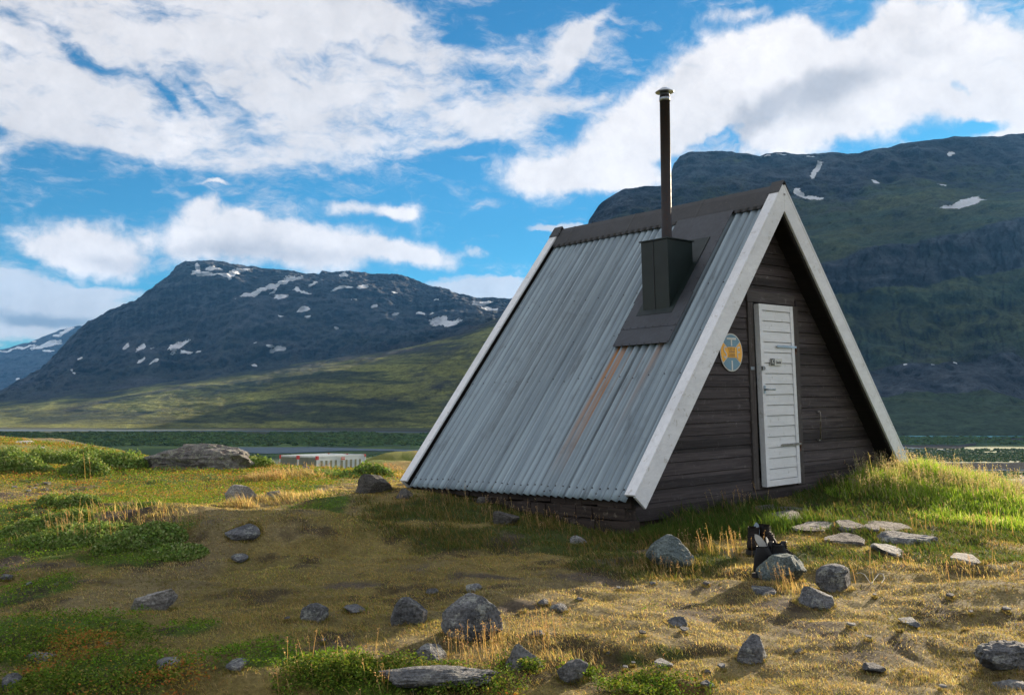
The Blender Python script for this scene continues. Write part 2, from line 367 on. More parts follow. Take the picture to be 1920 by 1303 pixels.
GREEN = [ell(*e) for e in [(900, 950, 260, 30), (1100, 1000, 180, 45), (1200, 1060, 160, 30), (1320, 975, 130, 40), (1420, 960, 90, 35), (1620, 945, 160, 45), (1760, 960, 200, 60), (1900, 960, 120, 50), (1330, 1040, 70, 30), (1560, 1050, 140, 30), (1700, 1010, 160, 50), (1250, 1225, 60, 14, .6), (1180, 1240, 70, 16, .7), (900, 1010, 260, 30, .75)]]
STRAW = [ell(*e) for e in [(1500, 1180, 620, 110), (1150, 1130, 260, 40), (1250, 1090, 160, 18), (620, 895, 150, 14), (500, 893, 60, 10), (640, 925, 70, 12), (880, 1230, 250, 40, .9), (1800, 1100, 260, 60), (560, 1000, 60, 8, .6), (30, 1060, 60, 12), (350, 985, 50, 14), (1760, 1240, 500, 120), (720, 895, 40, 12)]]
BARE = [ell(*e) for e in [(45, 925, 75, 12), (130, 922, 40, 8), (235, 962, 55, 9, .9), (300, 985, 70, 10, .9), (20, 1050, 40, 9, .8), (990, 1145, 80, 9, .8), (650, 1100, 60, 7, .6), (1010, 1190, 60, 8, .7), (1650, 1022, 90, 6, .6), (1480, 1128, 60, 6, .5), (150, 1090, 50, 6, .7)]]
def masks(x, y):
    he = zone(HEATH, x, y, .40, 51); gr = zone(GREEN, x, y, .5, 61); st = zone(STRAW, x, y, .55, 71); ba = zone(BARE, x, y, .8, 81)
    r = np.hypot(x, y)
    far = sstep(15, 22, r)
    he = np.maximum(he, far * sstep(-.35, .25, fbm2(x / 3.0, y / 3.0, 4, 91)) * .95)
    ba = np.maximum(ba * (1 - far), sstep(.42, .6, fbm2(x / .8, y / .8, 4, 95)) * .8 * (1 - he))
    he = he * (1 - ba)
    return he, gr * (1 - he), st * (1 - he) * (1 - gr * .7), ba
def mixc(a, b, t): return a + (b - a) * t[..., None]
C_ = lambda *a: np.array(a, float)
def ground_col(x, y):
    he, gr, st, ba = masks(x, y)
    r = np.hypot(x, y)
    n1 = fbm2(x / .35, y / .35, 4, 101) * .5 + .5; n2 = fbm2(x / 1.7, y / 1.7, 3, 103) * .5 + .5
    col = mixc(C_(.25, .19, .07)[None] * np.ones(x.shape + (3,)), C_(.17, .14, .05), n2)
    col = mixc(col, C_(.215, .172, .085), st)
    col = mixc(col, C_(.060, .082, .022), gr)
    hc = mixc(C_(.075, .12, .018)[None] * np.ones(x.shape + (3,)), C_(.13, .085, .030), sstep(.5, .78, fbm2(x / .7, y / .7, 4, 107) * .5 + .5))
    col = mixc(col, hc, he)
    col = mixc(col, C_(.12, .095, .068), ba)
    col = col * (.72 + .56 * n1)[..., None]
    col = mixc(col, C_(.045, .032, .022)[None] * np.ones(x.shape + (3,)), sstep(.56, .70, fbm2(x / .30, y / .25, 4, 109) * .5 + .5) * .75 * (1 - sstep(14, 25, r)))
    # knoll far away and the valley floor
    fr = sstep(16, 40, r)
    m1 = fbm2(x / 4, y / 3, 4, 113) * .5 + .5
    kc = mixc(C_(.12, .14, .025)[None] * np.ones(x.shape + (3,)), C_(.26, .17, .05), sstep(.45, .62, m1))
    kc = mixc(kc, C_(.13, .11, .095), sstep(.62, .72, fbm2(x / 6 + 9, y / 3, 4, 117) * .5 + .5))
    col = mixc(col, kc, fr * .75)
    vf = sstep(110, 260, r)
    sc = np.clip(r / 18, 12, 160)
    a = fbm2(x / 70, y / 110, 5, 121) * .5 + .5; b = fbm2(x / 16, y / 30, 4, 123) * .5 + .5
    vc = mixc(C_(.030, .058, .016)[None] * np.ones(x.shape + (3,)), C_(.070, .110, .024), sstep(.42, .60, a))
    vc = mixc(vc, C_(.024, .044, .017), sstep(.5, .66, b) * .8)
    up = sstep(1500, 2600, r) * (x < 1500)
    uc = mixc(C_(.050, .062, .020)[None] * np.ones(x.shape + (3,)), C_(.030, .028, .022), sstep(.44, .6, fbm2(x / 260, y / 130, 5, 127) * .5 + .5))
    vc = mixc(vc, uc, up)
    col = mixc(col, vc, vf)
    return np.clip(col, .004, .9)

# ------------------------------------------------------------------ ground sheet (polar grid, dense where the photo looks, out to the horizon)
def ground_sheet():
    dense = np.radians(np.arange(-33, 33.001, .085))
    side = np.radians(np.concatenate([np.arange(33.7, 60, .8), np.arange(60, 180, 3.0)]))
    azs = np.concatenate([-side[::-1], dense, side])
    rs = np.concatenate([[.3, 1.0, 1.8], np.geomspace(2.4, 60, 520), np.geomspace(60.6, 15000, 330)])
    A, Rr = np.meshgrid(azs, rs, indexing='ij')
    x = np.sin(A) * Rr; y = np.cos(A) * Rr
    z = gz(x, y); V = np.stack([x, y, z], -1).reshape(-1, 3)
    col = ground_col(x, y).reshape(-1, 3)
    F = grid_faces(len(azs), len(rs), wrap=True)[:, ::-1]
    # centre cap
    V = np.concatenate([V, [[0, 0, gz(0., 0.)]]]); col = np.concatenate([col, col[:1]])
    na, nr = len(azs), len(rs)
    i = np.arange(na); tri = np.stack([i * nr, ((i + 1) % na) * nr, np.full(na, len(V) - 1)], -1)[:, ::-1]
    flat = np.concatenate([F.reshape(-1), tri.reshape(-1)]); cnt = np.concatenate([np.full(len(F), 4), np.full(na, 3)])
    m = bpy.data.materials.new('ground'); m.use_nodes = True; n = N(m.node_tree)
    at_ = n.add('ShaderNodeAttribute', attribute_name='Col'); co = n.add('ShaderNodeTexCoord').outputs['Object']
    f1 = n.noise(co, 38, 6, .7); f2 = n.noise(co, 6, 5, .6); f3 = n.noise(co, .012, 9, .72)
    v = n.math('MULTIPLY', n.mapr(f1, .32, .68, .6, 1.4, 'LINEAR'), n.mapr(f2, .3, .7, .8, 1.22, 'LINEAR'))
    v = n.math('MULTIPLY', v, n.mapr(f3, .35, .65, .75, 1.3, 'LINEAR'))
    colr = n.mix(1.0, at_.outputs[0], n.vec('SCALE', (1, 1, 1)), 'MULTIPLY')
    sc = n.add('ShaderNodeVectorMath', operation='SCALE'); n.put(sc, 0, at_.outputs[0]); n.put(sc, 3, v)
    pb = n.add('ShaderNodeBsdfPrincipled'); n.put(pb, 'Base Color', sc.outputs[0]); n.put(pb, 'Roughness', 0.95); n.put(pb, 'Specular IOR Level', .15)
    bp = n.add('ShaderNodeBump'); n.put(bp, 'Height', n.noise(co, 60, 5, .7)); n.put(bp, 'Distance', .025); n.put(bp, 'Strength', 1.0); n.put(pb, 'Normal', bp.outputs[0])
    o = n.add('ShaderNodeOutputMaterial'); n.put(o, 0, pb.outputs[0])
    g = np_mesh('ground', V, flat, m, {'Col': col}, nper=cnt)
    tag(g, kind='structure')
ground_sheet()

# ------------------------------------------------------------------ mountains: surfaces lofted through their foot, terrace and crest lines
def mountain_mat(name, rock, rock2, veg, veg2, snow_noise, haze=0):
    m = bpy.data.materials.new(name); m.use_nodes = True; n = N(m.node_tree)
    co = n.add('ShaderNodeTexCoord').outputs['Object']
    g = n.add('ShaderNodeAttribute', attribute_name='veg').outputs[2]; s = n.add('ShaderNodeAttribute', attribute_name='snow').outputs[2]
    k = n.add('ShaderNodeAttribute', attribute_name='tone').outputs[2]
    big = n.noise(co, .004, 8, .68); st = n.noise(n.mapping(co, scale=(.012, .012, .0016)), 1.0, 7, .65, .4); fine = n.math('ADD', n.math('MULTIPLY', n.noise(co, .03, 6, .7), .55), n.math('MULTIPLY', n.noise(co, .11, 5, .7), .45))
    hor = n.noise(n.mapping(co, scale=(.0016, .0016, .016)), 1.0, 6, .65, .6)
    rk = n.mix(n.mapr(st, .38, .62), c4(rock), c4(rock2))
    vg = n.mix(n.mapr(hor, .42, .6), c4(veg), c4(veg2))
    gg = n.mapr(n.math('ADD', g, n.math('MULTIPLY', n.math('SUBTRACT', big, .5), 1.7)), .28, .72)
    col = n.mix(gg, rk, vg)
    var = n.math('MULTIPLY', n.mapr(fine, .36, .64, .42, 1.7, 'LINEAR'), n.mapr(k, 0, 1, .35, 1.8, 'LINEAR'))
    var = n.math('MULTIPLY', var, n.mapr(hor, .36, .64, .70, 1.32, 'LINEAR'))
    sc = n.add('ShaderNodeVectorMath', operation='SCALE'); n.put(sc, 0, col); n.put(sc, 3, var)
    sn = n.noise(n.mapping(co, rot=(0, .35, 0), scale=(.7, .7, 1.8)), snow_noise, 7, .72)
    sm = n.mapr(n.math('ADD', s, n.math('MULTIPLY', n.math('SUBTRACT', sn, .5), 1.9)), .60, .63)
    fin = n.mix(sm, sc.outputs[0], c4(.92, .93, .95))
    pb = n.add('ShaderNodeBsdfPrincipled'); n.put(pb, 'Base Color', fin); n.put(pb, 'Roughness', .95); n.put(pb, 'Specular IOR Level', .1)
    bp = n.add('ShaderNodeBump'); n.put(bp, 'Height', n.math('ADD', n.math('ADD', st, fine), n.math('MULTIPLY', hor, .7))); n.put(bp, 'Distance', 45.0); n.put(bp, 'Strength', 1.0); n.put(pb, 'Normal', bp.outputs[0])
    o = n.add('ShaderNodeOutputMaterial'); n.put(o, 0, pb.outputs[0]); return m

def loft(name, curves, nu, vper, mat, disp, snow=(), u0=None, u1=None, seed=1, tonef=None, ridge=0.5, wl=420.):
    """curves: list of (dist or [(u,dist)], [(u,v)...], veg) bottom to top; the last ones run down the back."""
    us = np.linspace(u0, u1, nu); Pts = []; veg = []; UV = []
    for dist, line, vg in curves:
        lv = np.interp(us, [p[0] for p in line], [p[1] for p in line])
        dd = np.interp(us, [p[0] for p in dist], [p[1] for p in dist]) if isinstance(dist, list) else np.full(nu, float(dist))
        a = (us - 960) / FPX; b = -(lv - 651.5) / FPX
        dy = CP - SP * b; dz = SP + CP * b
        Pts.append(np.stack([a / dy * dd, dd, dz / dy * dd + EYE], -1)); UV.append(np.stack([us, lv], -1))
        veg.append(np.interp(us, [p[0] for p in vg], [p[1] for p in vg]) if isinstance(vg, list) else np.full(nu, float(vg)))
    rows = []; vr = []; uvr = []; tt = []
    for k in range(len(Pts) - 1):
        m_ = vper[k]; last = k == len(Pts) - 2
        t = np.linspace(0, 1, m_ + 1)[: None if last else -1]
        for q in t:
            rows.append(Pts[k] * (1 - q) + Pts[k + 1] * q); vr.append(veg[k] * (1 - q) + veg[k + 1] * q)
            uvr.append(UV[k] * (1 - q) + UV[k + 1] * q); tt.append(k + q)
    P = np.stack(rows, 1); vr = np.stack(vr, 1); UVa = np.stack(uvr, 1); tt = np.array(tt)
    nv = P.shape[1]
    crest = len(Pts) - 2
    # displacement: gullies running down the slope plus fractal relief, fading towards the foot
    ud = P[..., 0]; zz = P[..., 2]; yy = P[..., 1]
    warp = fbm2(ud / 700, zz / 500, 3, seed + 5) * 160
    gul = fbm2((ud + warp + .25 * yy) / wl, zz / (wl * 3.2) + yy / (wl * 6), 6, seed, ridged=True)
    rel = fbm2(ud / 260, zz / 110 + yy / 500, 6, seed + 20)
    fin = fbm2(ud / 60, zz / 40 + yy / 90, 4, seed + 30)
    amp = np.clip(tt / 1.0, 0.05, 1)[None] * disp
    d = amp * (ridge * gul + (1 - ridge) * rel) + amp * .34 * fin
    topfade = np.where(tt >= crest - .06, .35, 1.0)[None]
    dirv = P / np.linalg.norm(P, axis=-1, keepdims=True)
    P = P - dirv * (d * 1.5)[..., None]
    P[..., 2] += d * .38 * topfade + disp * .16 * fbm2(ud / 90, yy / 300, 6, seed + 40, .6) * np.clip(tt, 0, 1)[None]
    sn = np.full(P.shape[:2], -1.0)
    U = UVa[..., 0]; Vv = UVa[..., 1]
    wu = 9 * fbm2(U / 22, Vv / 12, 4, seed + 60); wv = 5 * fbm2(U / 18 + 5, Vv / 10, 4, seed + 61)
    for su, sv, ru, rv, ang in snow:
        ca, sa = math.cos(R(ang)), math.sin(R(ang)); du = U + wu * min(1, ru / 15) - su; dv = Vv + wv * min(1, rv / 7) - sv
        q = np.sqrt(((du * ca + dv * sa) / ru) ** 2 + ((-du * sa + dv * ca) / rv) ** 2)
        sn = np.maximum(sn, 1.5 - q)
    sn[:, tt > crest + .05] = -1
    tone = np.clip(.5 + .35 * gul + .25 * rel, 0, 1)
    if tonef: vr, tone = tonef(U, Vv, vr, tone)
    F = grid_faces(nu, nv)[:, ::-1]
    # keep the winding outward: faces seen from the camera must look at it
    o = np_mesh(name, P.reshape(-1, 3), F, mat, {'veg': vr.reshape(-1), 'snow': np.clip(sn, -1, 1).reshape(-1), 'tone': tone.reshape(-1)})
    tag(o, kind='structure'); return o

M_left = mountain_mat('left mountain', (.050, .054, .062), (.030, .034, .042), (.042, .045, .038), (.036, .036, .038), .018)
LSNOW = [(370, 505, 9, 5, 60), (385, 514, 30, 4, 8), (400, 506, 16, 2.5, 0), (440, 515, 14, 6, -30), (458, 509, 16, 2.6, -5), (420, 518, 26, 3, 3),
 (505, 540, 62, 6, -20), (470, 552, 24, 5, -15), (545, 529, 22, 3, -6), (528, 559, 16, 6, -8), (512, 548, 10, 2, -35), (568, 551, 16, 4, 8), (588, 537, 10, 3, -22), (643, 522, 11, 2.4, 0), (640, 549, 26, 2.2, -5), (682, 544, 14, 2.5, -14),
 (569, 585, 15, 4, -8), (577, 597, 7, 2, 0), (528, 596, 8, 2, 0), (665, 564, 6, 2, 0), (700, 575, 7, 3, 10), (741, 550, 7, 2, 0), (790, 589, 12, 3, -10), (812, 583, 12, 1.6, -8), (742, 591, 8, 2, 0), (838, 606, 32, 8, 6), (827, 600, 14, 5, -20), (905, 567, 22, 4, -3), (916, 580, 20, 6, 10), (818, 563, 5, 3, 30), (632, 616, 5, 2, 0),
 (335, 656, 26, 9, -38), (352, 666, 18, 3, -12), (372, 660, 10, 2, -20), (236, 655, 12, 4, -42), (262, 661, 13, 4, -42), (285, 659, 7, 2, -35), (290, 687, 13, 2.5, -14), (262, 680, 11, 2, -32), (520, 660, 22, 3, -6), (505, 657, 7, 2, 0), (479, 647, 4, 2, 0), (478, 685, 7, 1.5, 0), (152, 679, 7, 2.5, -22), (134, 701, 3, 2, 0), (138, 706, 5, 1.6, -35)]
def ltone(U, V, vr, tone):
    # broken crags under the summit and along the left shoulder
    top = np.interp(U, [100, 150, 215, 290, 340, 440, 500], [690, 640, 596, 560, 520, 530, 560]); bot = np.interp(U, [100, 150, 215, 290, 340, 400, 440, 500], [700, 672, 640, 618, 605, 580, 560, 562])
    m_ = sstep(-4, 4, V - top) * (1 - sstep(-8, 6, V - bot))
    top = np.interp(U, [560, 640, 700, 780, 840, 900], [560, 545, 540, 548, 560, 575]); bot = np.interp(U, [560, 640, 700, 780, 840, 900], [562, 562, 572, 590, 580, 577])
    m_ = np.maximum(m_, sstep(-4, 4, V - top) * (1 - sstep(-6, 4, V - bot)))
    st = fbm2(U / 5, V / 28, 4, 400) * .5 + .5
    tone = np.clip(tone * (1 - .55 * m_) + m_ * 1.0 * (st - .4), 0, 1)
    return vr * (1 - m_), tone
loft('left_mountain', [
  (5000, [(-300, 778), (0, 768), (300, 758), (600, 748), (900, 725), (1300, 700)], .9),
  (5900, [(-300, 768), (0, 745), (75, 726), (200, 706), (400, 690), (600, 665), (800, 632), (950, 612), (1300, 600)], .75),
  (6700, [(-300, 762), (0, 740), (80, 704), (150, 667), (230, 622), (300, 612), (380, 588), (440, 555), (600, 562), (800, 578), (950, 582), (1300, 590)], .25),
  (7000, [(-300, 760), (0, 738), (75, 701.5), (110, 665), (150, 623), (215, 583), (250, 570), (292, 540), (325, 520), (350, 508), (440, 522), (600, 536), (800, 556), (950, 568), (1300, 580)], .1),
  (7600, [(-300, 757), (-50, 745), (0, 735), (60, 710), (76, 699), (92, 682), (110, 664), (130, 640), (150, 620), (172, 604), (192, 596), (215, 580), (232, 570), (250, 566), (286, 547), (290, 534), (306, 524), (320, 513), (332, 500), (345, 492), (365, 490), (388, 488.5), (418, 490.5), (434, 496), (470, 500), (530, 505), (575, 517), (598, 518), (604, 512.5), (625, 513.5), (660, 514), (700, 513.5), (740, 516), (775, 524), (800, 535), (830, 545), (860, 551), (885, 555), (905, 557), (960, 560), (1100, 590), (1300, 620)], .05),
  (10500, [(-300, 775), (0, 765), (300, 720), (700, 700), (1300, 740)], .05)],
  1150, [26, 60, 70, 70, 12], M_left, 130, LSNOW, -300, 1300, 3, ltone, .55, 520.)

M_far = mountain_mat('distant mountain', (.050, .060, .075), (.036, .042, .055), (.040, .050, .050), (.035, .04, .045), .012)
loft('distant_mountain', [
  (12500, [(-700, 780), (600, 780)], .3), (13500, [(-700, 735), (0, 725), (200, 715), (600, 730)], .2),
  (14800, [(-700, 690), (-200, 680), (0, 656), (60, 640), (100, 624), (125, 615), (150, 611), (185, 618), (260, 640), (600, 700)], 0),
  (17500, [(-700, 780), (600, 780)], 0)], 420, [20, 60, 8], M_far, 110,
  [(125, 621, 18, 6, -26), (112, 630, 16, 3, -20), (45, 653, 26, 2.5, -8), (85, 652, 34, 3.5, -10), (100, 645, 18, 2, -12), (88, 661, 14, 2, 0), (10, 659, 14, 2, 0), (66, 641, 6, 1.6, 0), (33, 712, 6, 2, -10), (78, 697, 8, 1.5, 0), (67, 710, 7, 1.6, -10)], -700, 600, 31, None, .6, 900.)

M_hill = mountain_mat('hillside', (.040, .040, .034), (.030, .034, .030), (.21, .215, .055), (.034, .042, .018), .02)
loft('valley_side_hill', [
  (3650, [(-500, 803), (0, 803), (600, 804), (1000, 806), (1500, 806)], .9),
  (4050, [(-500, 792), (0, 787), (300, 777), (500, 768), (700, 753), (900, 738), (1100, 722), (1500, 790)], .62),
  (4650, [(-500, 780), (0, 764), (200, 748), (400, 724), (600, 700), (750, 680), (850, 655), (950, 622), (1100, 590), (1300, 640), (1500, 785)], .70),
  (5350, [(-500, 772), (0, 752), (200, 733), (400, 705), (550, 683), (650, 668), (740, 656), (800, 644), (860, 627), (900, 609), (930, 598), (955, 584), (1100, 525), (1300, 600), (1500, 780)], .35),
  (6700, [(-500, 800), (0, 790), (700, 760), (1200, 720), (1500, 800)], .3)],
  900, [40, 60, 70, 10], M_hill, 22, (), -500, 1500, 47, None, .35, 300.)

M_right = mountain_mat('right mountain', (.052, .057, .066), (.024, .029, .038), (.066, .076, .028), (.034, .050, .026), .035)
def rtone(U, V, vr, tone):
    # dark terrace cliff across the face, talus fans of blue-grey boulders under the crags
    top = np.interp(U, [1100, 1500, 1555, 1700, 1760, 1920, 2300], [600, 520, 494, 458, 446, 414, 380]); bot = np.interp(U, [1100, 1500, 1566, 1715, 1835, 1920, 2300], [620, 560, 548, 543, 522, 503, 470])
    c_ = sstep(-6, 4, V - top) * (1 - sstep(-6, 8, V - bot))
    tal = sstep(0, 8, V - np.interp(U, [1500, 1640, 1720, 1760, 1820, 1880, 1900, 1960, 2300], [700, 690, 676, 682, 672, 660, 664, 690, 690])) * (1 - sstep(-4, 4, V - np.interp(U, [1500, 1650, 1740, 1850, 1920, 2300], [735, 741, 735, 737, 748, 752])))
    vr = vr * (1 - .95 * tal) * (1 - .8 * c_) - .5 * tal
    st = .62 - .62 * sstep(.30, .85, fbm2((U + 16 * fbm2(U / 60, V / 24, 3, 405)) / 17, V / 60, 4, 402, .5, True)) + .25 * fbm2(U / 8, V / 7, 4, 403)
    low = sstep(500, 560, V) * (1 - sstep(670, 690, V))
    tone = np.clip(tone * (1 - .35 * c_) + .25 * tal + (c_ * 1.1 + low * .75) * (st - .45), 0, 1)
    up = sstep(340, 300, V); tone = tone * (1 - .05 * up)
    return vr, tone
RSNOW = [(1438, 298, 12, 2.4, -3), (1465, 294, 12, 2, 0), (1522, 297, 11, 1.4, 2), (1532, 322, 6, 17, 38), (1526, 333, 4, 8, 35), (1495, 362, 7, 6, -20), (1518, 371, 22, 4, 8), (1500, 366, 12, 3.5, 10), (1535, 374, 14, 3, 2), (1642, 348, 9, 3.4, 12), (1782, 292, 6, 8, 38), (1788, 288, 6, 4, 10), (1765, 351, 10, 1.8, -5), (1803, 394, 46, 5, -9), (1818, 386, 24, 5, -8), (1786, 399, 26, 3, -10), (1836, 388, 16, 3, 0),
         (1698, 684, 6, 1.6, -5), (1749, 685, 4, 1.4, 0), (1791, 681, 6, 1.4, 0)]
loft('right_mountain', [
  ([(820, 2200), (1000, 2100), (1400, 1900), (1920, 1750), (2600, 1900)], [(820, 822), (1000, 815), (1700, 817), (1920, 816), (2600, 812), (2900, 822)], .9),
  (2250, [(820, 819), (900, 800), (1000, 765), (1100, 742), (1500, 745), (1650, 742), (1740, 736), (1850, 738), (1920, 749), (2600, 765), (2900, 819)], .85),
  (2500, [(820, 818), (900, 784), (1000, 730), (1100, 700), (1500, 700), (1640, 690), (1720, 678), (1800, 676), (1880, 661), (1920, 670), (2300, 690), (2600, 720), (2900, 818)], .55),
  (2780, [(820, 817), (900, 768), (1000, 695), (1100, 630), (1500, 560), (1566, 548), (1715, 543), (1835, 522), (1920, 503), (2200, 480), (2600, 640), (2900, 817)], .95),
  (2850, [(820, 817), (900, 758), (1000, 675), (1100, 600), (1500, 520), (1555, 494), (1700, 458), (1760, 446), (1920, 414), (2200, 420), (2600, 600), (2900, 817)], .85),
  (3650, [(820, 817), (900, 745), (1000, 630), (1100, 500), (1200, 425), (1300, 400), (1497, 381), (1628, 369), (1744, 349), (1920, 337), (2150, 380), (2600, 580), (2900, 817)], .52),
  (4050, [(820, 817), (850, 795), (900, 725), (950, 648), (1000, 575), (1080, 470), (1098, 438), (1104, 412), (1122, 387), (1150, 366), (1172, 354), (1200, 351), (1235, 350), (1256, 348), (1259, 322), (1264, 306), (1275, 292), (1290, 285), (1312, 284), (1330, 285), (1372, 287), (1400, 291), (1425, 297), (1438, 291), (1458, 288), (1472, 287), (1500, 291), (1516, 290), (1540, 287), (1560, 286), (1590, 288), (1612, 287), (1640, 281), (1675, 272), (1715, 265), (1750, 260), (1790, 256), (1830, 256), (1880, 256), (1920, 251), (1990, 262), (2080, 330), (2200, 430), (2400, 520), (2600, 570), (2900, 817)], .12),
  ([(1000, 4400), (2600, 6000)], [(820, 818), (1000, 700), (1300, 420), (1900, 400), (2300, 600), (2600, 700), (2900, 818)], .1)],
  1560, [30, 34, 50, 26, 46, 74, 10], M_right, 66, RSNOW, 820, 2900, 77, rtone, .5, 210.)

# ------------------------------------------------------------------ rivers
m = bpy.data.materials.new('river water'); m.use_nodes = True; n = N(m.node_tree)
co = n.add('ShaderNodeTexCoord').outputs['Object']
pb = n.add('ShaderNodeBsdfGlossy'); n.put(pb, 'Color', c4(.8, .85, .9)); n.put(pb, 'Roughness', .12); df = n.add('ShaderNodeBsdfDiffuse'); n.put(df, 0, c4(.13, .165, .20)); mxs = n.add('ShaderNodeMixShader'); n.put(mxs, 0, .30); n.put(mxs, 1, df.outputs[0]); n.put(mxs, 2, pb.outputs[0])
bp = n.add('ShaderNodeBump'); n.put(bp, 'Height', n.noise(n.mapping(co, scale=(1, 1, 1)), .35, 5, .65)); n.put(bp, 'Distance', .4); n.put(bp, 'Strength', .2); n.put(pb, 'Normal', bp.outputs[0])
o = n.add('ShaderNodeOutputMaterial'); n.put(o, 0, mxs.outputs[0]); M_water = m
m = bpy.data.materials.new('gravel bar'); m.use_nodes = True; n = N(m.node_tree)
co = n.add('ShaderNodeTexCoord').outputs['Object']
pb = n.add('ShaderNodeBsdfPrincipled'); n.put(pb, 'Base Color', n.mix(n.mapr(n.noise(co, .25, 6, .7), .35, .65), c4(.035, .036, .036), c4(.075, .075, .073))); n.put(pb, 'Roughness', 1.0); n.put(pb, 'Specular IOR Level', 0.0)
o = n.add('ShaderNodeOutputMaterial'); n.put(o, 0, pb.outputs[0]); M_gravel = m
def flat_patch(name, top, bot, zr, mat, seed=0, nseg=160, rag=.0):
    """top/bot: [(u,v)] far and near bank; zr: level relative to the eye"""
    us = np.linspace(max(top[0][0], bot[0][0]), min(top[-1][0], bot[-1][0]), nseg); P = []
    for line, sg in ((top, 1), (bot, -1)):
        v = np.interp(us, [p[0] for p in line], [p[1] for p in line])
        v = v + rag * fbm2(us / 25, us * 0 + sg, 4, seed + sg + 3)
        row = []
        for u_, v_ in zip(us, v):
            d = ray(u_, v_); t = zr / d[2]; row.append((d[0] * t, d[1] * t, zr + EYE))
        P.append(row)
    V = np.array(P[0] + P[1]); i = np.arange(nseg - 1)
    F = np.stack([i, i + nseg, i + 1 + nseg, i + 1], -1)
    return tag(np_mesh(name, V, F, mat, smooth=False), kind='structure')
WZ = -30.55
flat_patch('river', [(-600, 804.5), (0, 805), (400, 806.5), (700, 808.5), (860, 811)], [(-600, 808.5), (0, 808), (400, 808.6), (700, 810), (860, 812)], WZ, M_water, 5)
flat_patch('river', [(380, 841), (430, 838), (520, 838), (600, 838), (700, 841), (800, 843), (900, 846)], [(380, 843), (430, 846), (500, 850.5), (560, 848.5), (640, 845), (740, 845.5), (800, 847), (900, 848)], WZ, M_water, 6, rag=.4)
flat_patch('pond', [(22, 797.5), (60, 796.6), (105, 797.6)], [(22, 798), (60, 798.4), (105, 798.8)], WZ + .0, M_water, 7)
flat_patch('river', [(1600, 815), (1700, 816.5), (1800, 817), (2100, 817)], [(1600, 818), (1700, 819), (1800, 819.5), (2100, 820)], WZ, M_water, 8)
flat_patch('gravel_bar', [(1600, 820), (1780, 819.6), (1850, 820.5), (2100, 821)], [(1600, 821), (1780, 822), (1850, 829), (2100, 831)], WZ + .1, M_gravel, 9, rag=.8)
flat_patch('gravel_bar', [(1600, 832), (1700, 833.5), (1790, 834), (1830, 831)], [(1600, 834), (1700, 838), (1790, 841), (1830, 834)], WZ + .1, M_gravel, 10, rag=1.2)
flat_patch('river', [(1600, 834), (1700, 838), (1760, 842), (1800, 845)], [(1600, 848), (1700, 850), (1760, 848), (1800, 846)], WZ, M_water, 11)
flat_patch('gravel_bar', [(1600, 866), (1760, 868), (1840, 867), (2200, 869)], [(1600, 884), (1760, 884), (1840, 880), (2200, 880)], WZ + .1, M_gravel, 12, rag=1.5)
flat_patch('river', [(1600, 884), (1760, 883), (1840, 879.5), (2200, 878)], [(1600, 893), (1760, 888), (1840, 882), (2200, 881)], WZ, M_water, 14)
flat_patch('river', [(1600, 896), (1790, 895), (1850, 901), (1920, 901), (2300, 901)], [(1600, 935), (1790, 932), (1850, 930), (1920, 932), (2300, 936)], WZ, M_water, 13, rag=.8)

